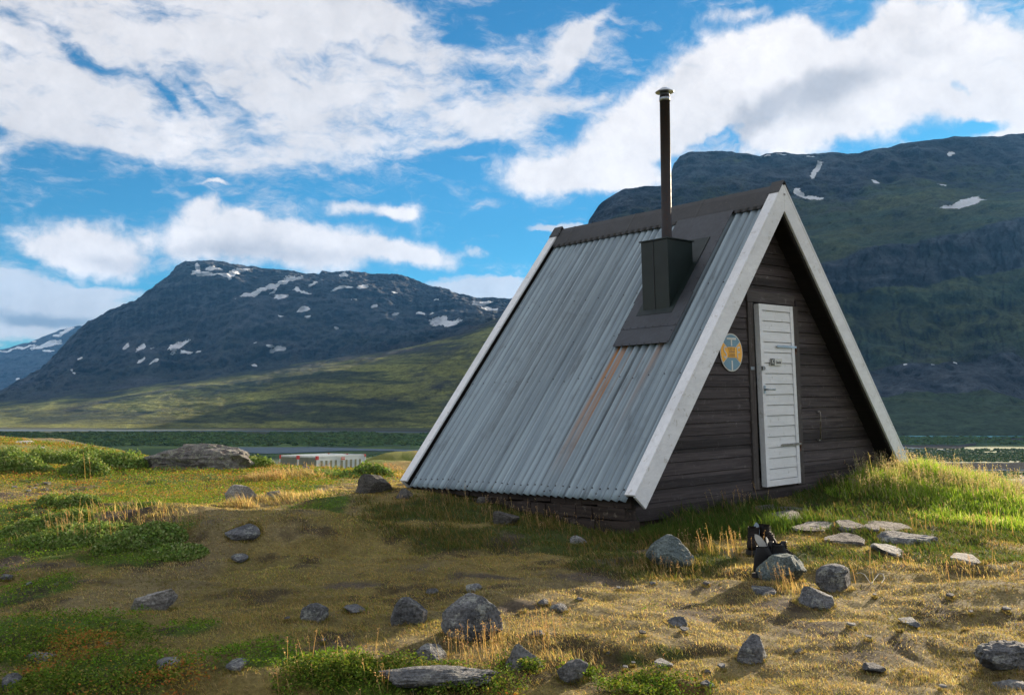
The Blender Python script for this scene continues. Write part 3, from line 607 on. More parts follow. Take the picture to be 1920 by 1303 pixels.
# willow thickets on the flats: uncountable low bushes, one mesh
def thickets():
    rg = np.random.RandomState(5)
    bands = [(-200, 900, 814, 833, 5200, .9), (-200, 700, 811, 814, 1200, .7), (-150, 900, 818, 836, 3500, 1.2), (1560, 2150, 843, 866, 3600, .75), (1560, 2150, 820, 833, 1600, .8), (1780, 2200, 885.5, 897, 2600, .50), (1560, 2150, 806, 815, 900, 1.2), (-200, 900, 851, 858, 500, .5)]
    bv, bf = [], []
    nl, nw = 4, 7
    base = []
    for i in range(nl + 1):
        th = math.pi / 2 * i / nl
        for k in range(nw):
            a = 2 * math.pi * k / nw + i * .4; base.append((math.cos(th) * math.cos(a), math.cos(th) * math.sin(a), math.sin(th)))
    base = np.array(base); F0 = []
    for i in range(nl):
        for k in range(nw):
            k2 = (k + 1) % nw; F0.append([i * nw + k, i * nw + k2, (i + 1) * nw + k2, (i + 1) * nw + k])
    F0 = np.array(F0); VV, FF, CC = [], [], []; off = 0
    for u0, u1, v0, v1, cnt, hs in bands:
        u = rg.uniform(u0, u1, cnt * 2); v = rg.uniform(v0, v1, cnt * 2)
        keep = (fbm2(u / 60, v / 4, 3, 77) + .35 * rg.rand(len(u))) > -.08; u, v = u[keep][:cnt], v[keep][:cnt]
        a = (u - 960) / FPX; b = -(v - 651.5) / FPX; dy = CP - SP * b; dz = SP + CP * b; t = (VALLEY + .05) / dz
        X, Y = a * t, dy * t; k = len(X)
        s = rg.uniform(.9, 2.2, k) * hs * np.clip(Y / 900, .8, 2.6)
        jit = 1 + .38 * rg.uniform(-1, 1, (k, len(base), 1))
        P = base[None] * jit * np.stack([s * rg.uniform(1.1, 2.0, k), s * rg.uniform(1.1, 2.0, k), s], -1)[:, None]
        P = P + np.stack([X, Y, ground_rel(X, Y) + EYE - .15], -1)[:, None]
        c_ = np.array([(.050, .088, .030)]) * rg.uniform(.55, 1.35, (k, 1)) * np.array([[1, 1, 1]]); c_ = c_ + rg.uniform(-.006, .012, (k, 1)) * np.array([[1.2, .8, .2]])
        if v0 > 885: c_ = c_ * 1.9
        VV.append(P.reshape(-1, 3)); CC.append(np.repeat(np.clip(c_, .004, 1), len(base), 0)); FF.append((F0[None] + (np.arange(k) * len(base))[:, None, None] + off).reshape(-1, 4)); off += k * len(base)
    m = bpy.data.materials.new('willow leaves'); m.use_nodes = True; n = N(m.node_tree)
    at_ = n.add('ShaderNodeAttribute', attribute_name='Col'); pb = n.add('ShaderNodeBsdfPrincipled'); n.put(pb, 'Base Color', at_.outputs[0]); n.put(pb, 'Roughness', .9); n.put(pb, 'Specular IOR Level', .1)
    o = n.add('ShaderNodeOutputMaterial'); n.put(o, 0, pb.outputs[0])
    o = np_mesh('willow_thicket', np.concatenate(VV), np.concatenate(FF), m, {'Col': np.concatenate(CC)}, smooth=False)
    tag(o, 'dark green willow thickets covering the flat valley floor between the river arms', 'bushes', kind='stuff')
thickets()

# ------------------------------------------------------------------ materials for built things
def wood_mat(name, base, dark, paint=None, wear=.0, scale=(1, 1, 1), rough=.75, spec=.25, grain=9.0, streak=(1.2, 22, 22)):
    m = bpy.data.materials.new(name); m.use_nodes = True; n = N(m.node_tree)
    co = n.add('ShaderNodeTexCoord').outputs['Object']; oi = n.add('ShaderNodeObjectInfo').outputs['Random']
    off = n.vec('ADD', co, n.vec('SCALE', (1, 1, 1)))
    g = n.noise(n.mapping(co, scale=streak), 2.2, 8, .65, .8)
    b = n.noise(co, 1.6, 5, .6); sp = n.noise(co, 60, 3, .6)
    col = n.mix(n.mapr(g, .3, .7), c4(base), c4(dark))
    col = n.mix(n.math('MULTIPLY', n.mapr(b, .4, .7), .5), col, c4(tuple(x * .7 for x in base)))
    if wear: col = n.mix(n.math('MULTIPLY', n.mapr(n.noise(co, 14, 7, .75), .57, .66), wear), col, c4(paint))
    if name == 'dark stained siding':      # every board has taken the stain a little differently
        sz = n.add('ShaderNodeSeparateXYZ'); n.put(sz, 0, co)
        wn = n.add('ShaderNodeTexWhiteNoise', noise_dimensions='1D'); n.put(wn, 'W', n.math('FLOOR', n.math('MULTIPLY', n.math('ADD', sz.outputs[2], .02), 8.9286)))
        sc = n.add('ShaderNodeVectorMath', operation='SCALE'); n.put(sc, 0, col); n.put(sc, 3, n.mapr(wn.outputs[0], 0, 1, .62, 1.5, 'LINEAR')); col = sc.outputs[0]
    pb = n.add('ShaderNodeBsdfPrincipled'); n.put(pb, 'Base Color', col); n.put(pb, 'Roughness', n.mapr(g, 0, 1, rough - .1, rough + .15, 'LINEAR')); n.put(pb, 'Specular IOR Level', spec)
    bp = n.add('ShaderNodeBump'); n.put(bp, 'Height', g); n.put(bp, 'Distance', .003); n.put(bp, 'Strength', .7); n.put(pb, 'Normal', bp.outputs[0])
    o = n.add('ShaderNodeOutputMaterial'); n.put(o, 0, pb.outputs[0]); return m
def metal_mat(name, base, dark, rough=.45, metallic=.0, rustc=None, rust_amt=.5, spec=.5, sc=3.0):
    m = bpy.data.materials.new(name); m.use_nodes = True; n = N(m.node_tree)
    co = n.add('ShaderNodeTexCoord').outputs['Object']
    g = n.noise(co, sc, 8, .65); f = n.noise(co, sc * 9, 5, .7)
    col = n.mix(n.mapr(g, .35, .65), c4(base), c4(dark))
    if rustc: col = n.mix(n.math('MULTIPLY', n.mapr(f, .45, .7), rust_amt), col, c4(rustc))
    pb = n.add('ShaderNodeBsdfPrincipled'); n.put(pb, 'Base Color', col); n.put(pb, 'Metallic', metallic); n.put(pb, 'Roughness', n.mapr(f, .3, .7, rough - .1, rough + .12, 'LINEAR')); n.put(pb, 'Specular IOR Level', spec)
    bp = n.add('ShaderNodeBump'); n.put(bp, 'Height', g); n.put(bp, 'Distance', .006); n.put(bp, 'Strength', .3); n.put(pb, 'Normal', bp.outputs[0])
    o = n.add('ShaderNodeOutputMaterial'); n.put(o, 0, pb.outputs[0]); return m
M_white = wood_mat('white painted wood', (.76, .77, .80), (.66, .67, .70), (.36, .33, .29), .55, streak=(3, 9, 9), spec=.35, rough=.6)
M_door = wood_mat('white painted door boards', (.74, .75, .77), (.64, .65, .67), (.32, .31, .29), .5, streak=(1.4, 16, 16), spec=.35, rough=.55)
M_edge = wood_mat('bare board edge', (.30, .24, .17), (.22, .17, .12), streak=(3, 9, 9))
M_board = wood_mat('dark stained siding', (.068, .057, .058), (.026, .021, .023), (.15, .14, .14), .45, streak=(1.0, 20, 26))
M_board2 = wood_mat('grey weathered trim', (.095, .085, .082), (.045, .038, .038), (.20, .19, .18), .4, streak=(18, 20, 1.2))
M_soffit = wood_mat('dark soffit boards', (.022, .018, .017), (.012, .010, .010), streak=(20, 1.2, 20))
M_rot = wood_mat('rotten sill timber', (.055, .040, .032), (.014, .010, .010), (.19, .16, .13), .7, streak=(12, 1.0, 12))
M_brown = metal_mat('dark brown sheet metal', (.042, .048, .060), (.029, .033, .042), .5, .1, (.055, .052, .055), .3)
M_ridge = metal_mat('black ridge metal', (.032, .034, .039), (.019, .020, .023), .6, .0, (.085, .08, .078), .5)
M_green = metal_mat('dark green sheet metal', (.007, .016, .015), (.005, .011, .011), .38, .0, None, 0, .35, 1.2)
M_pipe = metal_mat('sooty stove pipe', (.028, .024, .025), (.018, .016, .018), .6, .0, (.055, .028, .020), .6, .3, 4)
M_galv = metal_mat('galvanised steel', (.42, .46, .50), (.26, .29, .32), .35, .85, None, 0, .5, 6)
M_steel = metal_mat('worn steel fitting', (.33, .32, .31), (.16, .14, .13), .4, .8, (.16, .07, .03), .4, .5, 20)
M_rusty = metal_mat('rusty fitting', (.13, .06, .035), (.07, .04, .03), .7, .3, None, 0, .3, 20)
M_black = metal_mat('black paint', (.015, .016, .02), (.02, .02, .024), .5)
M_signw = metal_mat('sign white', (.62, .61, .57), (.55, .54, .50), .4, sc=12)
M_signb = metal_mat('sign blue', (.14, .27, .36), (.12, .24, .33), .4, sc=12)
M_signo = metal_mat('sign orange', (.95, .46, .015), (.85, .40, .02), .4, sc=12)
M_signd = metal_mat('sign dark ochre', (.12, .075, .03), (.10, .065, .03), .4, sc=12)

m = bpy.data.materials.new('weathered corrugated zinc'); m.use_nodes = True; n = N(m.node_tree)
uvn = n.add('ShaderNodeUVMap', uv_map='UVMap').outputs[0]     # u = metres down the slope, v = metres along the ridge
oi = n.add('ShaderNodeObjectInfo').outputs['Random']
s1 = n.noise(n.mapping(uvn, scale=(.35, 26, 1)), 1.0, 6, .6, .15); s2 = n.noise(n.mapping(uvn, scale=(1.1, 9, 1)), 1.0, 6, .65); s3 = n.noise(n.mapping(uvn, scale=(5, 60, 1)), 1.0, 4, .7); bl = n.noise(uvn, 2.2, 6, .65)
col = n.mix(n.mapr(s1, .36, .64), c4(.29, .365, .415), c4(.185, .24, .285))
col = n.mix(n.math('MULTIPLY', n.mapr(s2, .55, .72), .75), col, c4(.075, .09, .105))
col = n.mix(n.math('MULTIPLY', n.mapr(s3, .56, .70), .45), col, c4(.30, .35, .375))
col = n.mix(n.math('MULTIPLY', n.mapr(bl, .55, .70), .35), col, c4(.10, .12, .135))
v = n.mapr(oi, 0, 1, .9, 1.1, 'LINEAR'); sc = n.add('ShaderNodeVectorMath', operation='SCALE'); n.put(sc, 0, col); n.put(sc, 3, v)
ru = n.add('ShaderNodeAttribute', attribute_name='rust').outputs[2]; gr = n.add('ShaderNodeAttribute', attribute_name='grime').outputs[2]
rn = n.noise(n.mapping(uvn, scale=(1.3, 60, 1)), 1.0, 5, .6)
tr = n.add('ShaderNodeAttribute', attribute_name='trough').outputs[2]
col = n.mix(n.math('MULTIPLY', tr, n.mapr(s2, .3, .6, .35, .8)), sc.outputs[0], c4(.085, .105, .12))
col = n.mix(n.math('MULTIPLY', gr, n.mapr(rn, .3, .6)), col, c4(.035, .035, .038))
col = n.mix(n.math('MULTIPLY', ru, n.mapr(rn, .30, .62, .88, 1.0)), col, c4(.42, .165, .02))
pb = n.add('ShaderNodeBsdfPrincipled'); n.put(pb, 'Base Color', col); n.put(pb, 'Metallic', .15); n.put(pb, 'Roughness', n.mapr(s1, .3, .7, .42, .62, 'LINEAR')); n.put(pb, 'Specular IOR Level', .4)
o = n.add('ShaderNodeOutputMaterial'); n.put(o, 0, pb.outputs[0]); M_zinc = m

# ------------------------------------------------------------------ the A-frame hut, in its own frame: x across the gable, y back along the ridge, z up, origin at the front peak
W_, H_, L_ = 2.40, 2.90, 3.20
SL = math.hypot(W_, H_); DX, DZ = W_ / SL, H_ / SL
BASE = (0, L_ / 2, -3.02)
hy, hp, hr = R(42.627), R(-.423), R(-1.422)
HM = Matrix.Rotation(hy, 3, 'Z') @ Matrix.Rotation(hp, 3, 'X') @ Matrix.Rotation(hr, 3, 'Y')
HA = Vector((2.7014, 9.772, 2.3245 + EYE))
hut = bpy.data.objects.new('mountain_hut', None); COL.objects.link(hut)
hut.matrix_world = Matrix.Translation(HA + HM @ Vector(BASE)) @ HM.to_4x4()
tag(hut, 'small dark A-frame mountain hut with corrugated metal roof and white door', 'hut')
def hw(x, y, z): return HA + HM @ Vector((x, y, z))
def B(mb, name, mat, parent=hut, **k):
    return mb.build(name, mat, parent, off=BASE if parent is hut else (0, 0, 0), **k)
def sub(mb, name, mat, parent): return mb.build(name, mat, parent, off=BASE)     # sub-parts share the hut frame
def sp(side, s, off, y):   # point on a roof slope: s metres down from the ridge, off metres outward
    x = s * DX + off * DZ; z = -s * DZ + off * DX
    return (side * x, y, z)
def slab(mb, side, s0, s1, o0, o1, y0, y1, cut=0):
    a = [sp(side, s0, o0, y0), sp(side, s1 + cut * o0, o0, y0), sp(side, s1 + cut * o0, o0, y1), sp(side, s0, o0, y1),
         sp(side, s0, o1, y0), sp(side, s1 + cut * o1, o1, y0), sp(side, s1 + cut * o1, o1, y1), sp(side, s0, o1, y1)]
    return mb.hexa(a)
def peak_s(off): return -off * DX / DZ      # where a line offset from the slope meets the middle plane (x = 0): s*DX + off*DZ = 0
# bargeboards: face boards mitred at the peak
def barge_face(side, y0, y1, name='bargeboard', w=.166):
    ol = [(0, 0)]
    a = sp(side, SL, 0, 0); b = sp(side, SL + .0, -w, 0)
    ol = [(0, 0), (a[0], a[2]), (b[0], b[2]), (0, -w / DX)]
    if side > 0: ol = ol[::-1]
    return B(MB().prism(ol, y0, y1), name, M_white, bevel=.003)
for ya, yb in ((-.004, .022), (L_ - .022, L_ + .004)):
    for sd_ in (-1, 1):
        e = barge_face(sd_, ya, yb)
        # narrow dark fascia behind the board, showing as a thin line along its inner edge
    for sd_ in (-1, 1):
        mb = MB(); y0, y1 = (.024, .055) if ya < 1 else (L_ - .055, L_ - .024)
        ol = [(0, -.03), (sp(sd_, SL - .02, -.02, 0)[0], sp(sd_, SL - .02, -.02, 0)[2]), (sp(sd_, SL - .02, -.19, 0)[0], sp(sd_, SL - .02, -.19, 0)[2]), (0, -.19 / DX)]
        mb.prism(ol, y0, y1); B(mb, 'fascia', M_soffit)
for ya, yb in ((.0, .105), (L_ - .105, L_)):
    for sd_ in (-1, 1):
        mb = MB(); slab(mb, sd_, .01, SL - .005, .002, .024, ya - .006 if ya < 1 else ya, yb if ya < 1 else yb + .006); B(mb, 'barge_capping', M_white, bevel=.002)
# roof deck under the sheets
for sd_ in (-1, 1):
    mb = MB(); o0, o1 = -.125, -.052
    ol = [(0, o1 / DX), (sp(sd_, SL - .05, o1, 0)[0], sp(sd_, SL - .05, o1, 0)[2]), (sp(sd_, SL - .05, o0, 0)[0], sp(sd_, SL - .05, o0, 0)[2]), (0, o0 / DX)]
    mb.prism(ol, .057, L_ - .057); B(mb, 'roof_deck', M_soffit)
# corrugated sheets
WAVE = .089
def sheet(side, s0, s1, y0, y1, lift, seed):
    per = 10; ny = int((y1 - y0) / WAVE * per) + 1; ys = np.linspace(y0, y1, ny); ss = np.linspace(s0, s1, 46)
    Y, Sx = np.meshgrid(ys, ss, indexing='ij')
    o = -.036 + lift + .0145 * np.cos(2 * np.pi * (Y - .09) / WAVE) + .003 * fbm2(Sx * 1.3, Y * 1.1, 3, seed)
    top = np.stack([side * (Sx * DX + o * DZ), Y, -Sx * DZ + o * DX], -1).reshape(-1, 3)
    o2 = o - .0015
    bot = np.stack([side * (Sx * DX + o2 * DZ), Y, -Sx * DZ + o2 * DX], -1).reshape(-1, 3)
    V = np.concatenate([top, bot]) - np.array(BASE)
    F = grid_faces(ny, 46); k = ny * 46
    if side > 0: F = F[:, ::-1]
    rim = [i * 46 for i in range(ny)] + [(ny - 1) * 46 + j for j in range(1, 46)] + [i * 46 + 45 for i in range(ny - 2, -1, -1)] + [j for j in range(44, 0, -1)]
    rim = np.array(rim); r2 = np.roll(rim, -1); side_f = np.stack([rim, r2, r2 + k, rim + k], -1)
    F = np.concatenate([F[:, ::-1], F + k, side_f])
    rust = np.zeros(Y.shape); grime = np.zeros(Y.shape)
    if side < 0:
        dn = np.clip((Sx - 2.02) / 1.55, 0, 1); on = (Sx > 2.0)
        for yc, w0, st in ((1.122, .011, 1.0), (1.018, .015, 1.0), (1.046, .008, .8), (.93, .012, .3), (.74, .015, .35), (.60, .014, .45), (.545, .012, .30)):
            yy = yc + .02 * dn; wd = w0 * (1 + .35 * dn)
            rust = np.maximum(rust, on * st * np.exp(-((Y - yy) / wd) ** 2) * (1 - dn) ** (.9 if st > .5 else 2.0))
        for yc, w0, a, b, st in ((.845, .016, 2.03, 3.4, .95), (1.185, .020, 1.0, 2.2, .9), (1.60, .02, .6, 3.76, .25), (2.30, .03, .9, 3.3, .35), (2.62, .03, .4, 2.9, .35), (2.95, .03, .5, 2.4, .3), (1.215, .008, 2.0, 3.76, .6), (.71, .03, 2.3, 2.8, .4), (.36, .03, 2.9, 3.1, .4)):
            grime = np.maximum(grime, st * np.exp(-((Y - yc) / w0) ** 2) * sstep(a, a + .3, Sx) * (1 - sstep(b - .5, b, Sx)))
        grime = np.maximum(grime, .22 * np.exp(-((Sx - 1.5) / .8) ** 2) * sstep(1.25, 1.5, Y) * (1 - sstep(2.6, 2.9, Y)))
    a2 = lambda q: np.concatenate([q.reshape(-1)] * 2)
    uv = np.stack([Sx, Y], -1).reshape(-1, 2); uv = np.concatenate([uv, uv])
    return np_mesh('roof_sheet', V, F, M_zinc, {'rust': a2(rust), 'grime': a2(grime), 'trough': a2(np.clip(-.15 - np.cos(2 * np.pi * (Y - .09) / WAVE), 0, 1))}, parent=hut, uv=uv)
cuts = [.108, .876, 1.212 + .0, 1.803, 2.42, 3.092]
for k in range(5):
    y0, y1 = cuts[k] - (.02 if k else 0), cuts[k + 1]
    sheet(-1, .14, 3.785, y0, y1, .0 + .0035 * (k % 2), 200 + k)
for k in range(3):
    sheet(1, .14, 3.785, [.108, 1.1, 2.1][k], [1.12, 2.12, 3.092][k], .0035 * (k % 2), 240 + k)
# fasteners on the crests
mb = MB()
def screw(side, s, y, o=-.012, r=.0085, target=None):
    t = target or mb; c_ = sp(side, s, o, y); nrm = (side * DZ, 0, DX); tdir = (side * DX, 0, -DZ)
    p = []
    for rr, oo in ((r, 0), (r * .8, .006)):
        for k in range(6):
            a = k * math.pi / 3
            p.append((c_[0] + nrm[0] * oo + tdir[0] * rr * math.cos(a), c_[1] + rr * math.sin(a), c_[2] + nrm[2] * oo + tdir[2] * rr * math.cos(a)))
    t.poly(p, [(0, 1, 2, 3, 4, 5), (6, 7, 8, 9, 10, 11)] + [(k, (k + 1) % 6, (k + 1) % 6 + 6, k + 6) for k in range(6)])
ncr = int((3.09 - .108) / WAVE)
for k in range(ncr + 1):
    y = .09 + WAVE * (k + 1) + .004 * random.uniform(-1, 1)
    if y > 3.07: continue
    screw(-1, 3.69 + .012 * random.uniform(-1, 1), y, -.022)
    if k % 2 == 0:
        if not .44 < y < 1.2: screw(-1, 1.29 + .02 * random.uniform(-1, 1), y, -.015, .007)
        screw(-1, 2.43 + .02 * random.uniform(-1, 1), y, -.020, .007)
        if k % 6 == 0: screw(-1, 1.9 + .05 * random.uniform(-1, 1), y, -.014, .006)
o = B(mb, 'roof_screws', M_black)
o['kind'] = 'stuff'
# ridge cap with scalloped edge, and the small metal caps over the barge peaks
def ridge_cap():
    ny = 330; ys = np.linspace(.112, 3.088, ny); V = []; mb = MB()
    for side in (-1, 1):
        for lay in (0, 1):
            pass
    prof = []
    for side in (-1, 1):
        b = len(mb.v)
        for y in ys:
            wv = .5 + .5 * math.cos(2 * math.pi * (y - .09) / WAVE)
            e = .272 + .022 * wv; seam = .004 if (y % .95) < .03 else 0
            for s_, o_ in ((.0, .004), (.05, .014), (.22, .006), (.255, .002 - .0 * wv), (e, -.020 + .012 * wv), (e, -.024 + .012 * wv), (.2, .0), (.02, -.006)):
                q = sp(side, s_, o_ + seam, y)
                if s_ == 0.0: q = (0, y, .016 + seam)
                mb.v.append(q)
        for i in range(ny - 1):
            for k in range(7):
                a = b + i * 8 + k; mb.f.append([a, a + 8, a + 9, a + 1]); mb.sm.append(False)
        mb.f.append([b + k for k in range(8)]); mb.sm.append(False); mb.f.append([b + (ny - 1) * 8 + k for k in range(8)][::-1]); mb.sm.append(False)
    B(mb, 'ridge_cap', M_ridge)
ridge_cap()
for y0, y1 in ((-.012, .125), (L_ - .125, L_ + .012)):
    mb = MB()
    ol = [(0, .052), (-sp(1, .13, .03, 0)[0], sp(1, .13, .03, 0)[2]), (-sp(1, .13, .026, 0)[0], sp(1, .13, .026, 0)[2]), (0, .044), (sp(1, .13, .026, 0)[0], sp(1, .13, .026, 0)[2]), (sp(1, .13, .03, 0)[0], sp(1, .13, .03, 0)[2])]
    p = [(x, y0, z) for x, z in ol] + [(x, y1, z) for x, z in ol]
    mb.poly(p, [(0, 1, 2, 3), (0, 3, 4, 5), (9, 8, 7, 6), (11, 10, 9, 6), (0, 6, 7, 1), (1, 7, 8, 2), (2, 8, 9, 3), (3, 9, 10, 4), (4, 10, 11, 5), (5, 11, 6, 0)])
    B(mb, 'peak_cap', M_ridge)
# flashing plates round the chimney
pl = MB(); slab(pl, -1, .25, 1.46, .001, .005, .485, 1.195); mb = pl
for k in range(8):
    screw(-1, 1.845 - .03, .49 + k * .093, .010, .006)
    screw(-1, 2.03, .49 + k * .093, .006, .006)
for k in range(10):
    screw(-1, .36 + k * .17, .505, .009, .006)
    if k > 6: screw(-1, .36 + k * .17, 1.165, .009, .006)
screw(-1, .62, .86, .006, .006); screw(-1, .9, .75, .006, .006); screw(-1, .8, .62, .006, .006)
B(pl, 'flashing', M_brown)
pl = MB(); slab(pl, -1, 1.40, 1.83, .006, .010, .47, 1.17); B(pl, 'flashing', M_brown)
pl = MB(); slab(pl, -1, 1.80, 2.045, .003, .007, .475, 1.165); B(pl, 'flashing', M_brown)
# chimney box
x0, x1, y0, y1, zt = -1.023, -.625, .668, 1.003, -.540
def zroof(x): return -abs(x) / DX * DZ + .006
mb = MB()
mb.hexa([(x0, y0, zroof(x0)), (x1, y0, zroof(x1)), (x1, y1, zroof(x1)), (x0, y1, zroof(x0)), (x0, y0, zt), (x1, y0, zt), (x1, y1, zt), (x0, y1, zt)])
box = B(mb, 'chimney_box', M_green, bevel=.004)
mb = MB().box(x0 - .014, x1 + .014, y0 - .014, y1 + .014, zt + .001, zt + .012); sub(mb, 'box_lid', M_green, None).parent = hut
mb = MB().box(x0 - .005, x0 - .001, (y0 + y1) / 2 + .008, (y0 + y1) / 2 + .013, zroof(x0) + .01, zt - .002); sub(mb, 'box_seam', M_black, hut)
# skirt where the box meets the flashing
mb = MB(); slab(mb, -1, .62, 1.655, .0065, .013, y0 - .055, y1 + .055); B(mb, 'flashing', M_green)
px, py_ = -.835, .822
mb = MB().lathe([(.060, zt + .013), (.064, zt + .018), (.064, zt + .03), (.051, zt + .034), (.0505, .93), (.053, .93), (.053, .905 + .03), (.050, .955)], px, py_, 28)
mb.v = [(x + .042 * (z - zt) / 1.5, y, z) for x, y, z in mb.v]
B(mb, 'stove_pipe', M_pipe)
px += .042
mb = MB().lathe([(.055, .895), (.056, .93), (.050, .935), (.048, .975), (.040, .977), (.040, .90)], px, py_, 28); B(mb, 'pipe_collar', M_galv)
mb = MB().lathe([(.092, .985), (.094, .990), (.060, 1.012), (.022, 1.036), (.004, 1.042)], px, py_, 32)
for a in (0.4, 2.5, 4.6):
    mb.box(px + .045 * math.cos(a) - .004, px + .045 * math.cos(a) + .004, py_ + .045 * math.sin(a) - .004, py_ + .045 * math.sin(a) + .004, .95, 1.0)
B(mb, 'rain_cap', M_galv)

# gable walls: lapped horizontal boards cut to the slope
def half(z, inset=.137): return max((-z - inset / DX) * DX / DZ, 0)
WY = .25
def gable(yf, sgn, door=True):
    mb = MB(); rg = random.Random(5 if sgn > 0 else 6)
    z = -3.00; bh = .112
    def strip(xa, xb, za, zb, yy, lean):
        ya, yb = yy, yy + sgn * lean
        a = (lambda q, w_: q)
    while z < -.30:
        zt_ = z + bh - .005
        ha, hb = half(z), half(zt_)
        segs = [(-1, 1)]
        cuts_ = [(-.30, .50)] if door and z < -1.12 and z > -2.99 else []
        spans = [(-9, -.33), (.54, 9)] if cuts_ else [(-9, 9)]
        for a, b in spans:
            xa0, xb0 = max(a, -ha), min(b, ha); xa1, xb1 = max(a, -hb), min(b, hb)
            if xb0 - xa0 < .03: continue
            if xb1 < xa1: xa1 = xb1 = (xa0 + xb0) / 2
            dy = rg.uniform(-.002, .002); yo = yf + sgn * dy
            # shiplap: bottom edge stands proud, top tucks behind
            f0, f1 = yo - sgn * .012, yo - sgn * .004
            bk = yf + sgn * .03
            mb.hexa([(xa0, f0, z), (xb0, f0, z), (xb0, bk, z), (xa0, bk, z), (xa1, f1, zt_), (xb1, f1, zt_), (xb1, bk, zt_), (xa1, bk, zt_)])
        z += bh
    B(mb, 'siding', M_board)
    # backing sheet so that no light shows through the joints
    hb_ = half(-3.02); mb = MB().prism([(-hb_, -3.02), (hb_, -3.02), (0, -.17)], min(yf + sgn * .031, yf + sgn * .06), max(yf + sgn * .031, yf + sgn * .06)); B(mb, 'wall_core', M_soffit)
gable(WY, 1); gable(L_ - WY, -1, False)
# skirting plank and sill timbers under the walls
mb = MB().box(-2.27, 2.27, WY - .018, WY + .03, -3.145, -3.004); B(mb, 'skirt_board', M_board, bevel=.002)
mb = MB().box(-2.20, 2.20, WY + .01, WY + .13, -3.30, -3.148); B(mb, 'sill_beam', M_rot, bevel=.006)
mb = MB().box(-2.27, 2.27, L_ - WY - .03, L_ - WY + .018, -3.20, -3.004); B(mb, 'skirt_board', M_board, bevel=.002)
for sd_ in (-1, 1):
    xa, xb = sorted((sd_ * 2.20, sd_ * 2.34))
    for k in range(3):
        mb = MB(); z1 = -2.90 - k * .105; z0 = z1 - .098; e = random.uniform(-.02, .02)
        nseg = 16; rg = random.Random(k + 10)
        for i in range(nseg):      # rough hewn, crumbling timber: short facets with uneven faces
            ya = .10 + i * (3.0 / nseg) + (.06 if k == 1 else 0); yb = ya + 3.0 / nseg - .002
            j = rg.uniform(-.018, .012); q = rg.uniform(-.012, .012)
            o_ = sd_ * (.012 * k) + e
            mb.hexa([(xa + o_ + j, ya, z0 + q), (xb + o_ + j, ya, z0), (xb + o_ + j, yb, z0), (xa + o_ + j, yb, z0 + q * .5), (xa + o_ + j * .6, ya, z1 + q), (xb + o_ + j * .6, ya, z1), (xb + o_ + j, yb, z1), (xa + o_ + j * .2, yb, z1 - abs(q))])
        B(mb, 'sill_timber', M_rot)
# door frame, door
FY = .222
mb = MB().box(-.365, -.275, FY, WY + .02, -2.999, -1.165); B(mb, 'door_jamb', M_board2, bevel=.003)
mb = MB().box(.415, .545, FY, WY + .02, -2.999, -1.165); B(mb, 'door_jamb', M_board2, bevel=.003)
mb = MB().box(-.375, .475, FY - .004, WY + .02, -1.162, -1.052); B(mb, 'door_lintel', wood_mat('grey lintel', (.10, .09, .088), (.05, .042, .042), (.21, .20, .19), .5, streak=(1.2, 20, 20)), bevel=.003)
DYF = .168
def dxs(z): return .028 * (-1.18 - z) / 1.8      # the door hangs slightly askew
door = MB()
zb, ztp = -2.975, -1.182
xl, xr = -.262, .352
def skew(mb_, x0_, x1_, ya, yb, z0_, z1_, lean0=0, lean1=0):
    mb_.hexa([(x0_ + dxs(z0_), ya + lean0, z0_), (x1_ + dxs(z0_), ya + lean0, z0_), (x1_ + dxs(z0_), yb, z0_), (x0_ + dxs(z0_), yb, z0_), (x0_ + dxs(z1_), ya + lean1, z1_), (x1_ + dxs(z1_), ya + lean1, z1_), (x1_ + dxs(z1_), yb, z1_), (x0_ + dxs(z1_), yb, z1_)])
z = zb + .062; nb = 16; bh = (ztp - .062 - z) / nb
for k in range(nb):
    skew(door, xl + .05, xr - .046, DYF + .008, DYF + .03, z + .0035, z + bh - .0015, -.004, .004); z += bh
skew(door, xl + .02, xr - .02, DYF + .031, FY + .02, zb + .01, ztp - .01)
door_o = B(door, 'door', M_door, bevel=.0015)
mb = MB()
skew(mb, xl, xl + .055, DYF - .002, FY - .001, zb, ztp); skew(mb, xr - .05, xr, DYF - .002, FY - .001, zb, ztp)
skew(mb, xl + .057, xr - .052, DYF - .0, DYF + .03, zb, zb + .06); skew(mb, xl + .057, xr - .052, DYF - .0, DYF + .03, ztp - .06, ztp)
sub(mb, 'door_trim', M_white, door_o)
# Blender keeps parts under the same origin as the hut, so children of the door need no offset
for zc, xs in ((-1.597, .0), (-2.580, .045)):
    mb = MB(); xo = dxs(zc)
    mb.box(xl + .31 + xs * .5, xr + .03 + xo, DYF - .008, DYF - .003, zc - .011, zc + .011)
    mb.poly([(xl + .31 + xs * .5, DYF - .008, zc - .014), (xl + .31 + xs * .5, DYF - .008, zc + .014), (xl + .275 + xs * .5, DYF - .008, zc), (xl + .31 + xs * .5, DYF - .003, zc - .014), (xl + .31 + xs * .5, DYF - .003, zc + .014), (xl + .275 + xs * .5, DYF - .003, zc)], [(0, 1, 2), (5, 4, 3), (0, 3, 4, 1), (1, 4, 5, 2), (2, 5, 3, 0)])
    sub(mb, 'hinge_strap', M_galv if zc > -2 else M_steel, door_o)
    mb = MB().lathe([(.012, zc - .045), (.012, zc + .02)], xr + .04 + xo, DYF + .01, 10); mb.box(xr + .028 + xo, xr + .056 + xo, DYF + .012, FY, zc - .075, zc + .012)
    sub(mb, 'hinge_pin', M_rusty, door_o)
zc = -2.026
mb = MB().lathe([(.022, zc), (.022, zc)], 0, 0, 8) if False else MB()
mb.box(xl + .018 + dxs(zc), xl + .044 + dxs(zc), DYF - .010, DYF - .003, zc - .038, zc + .038)
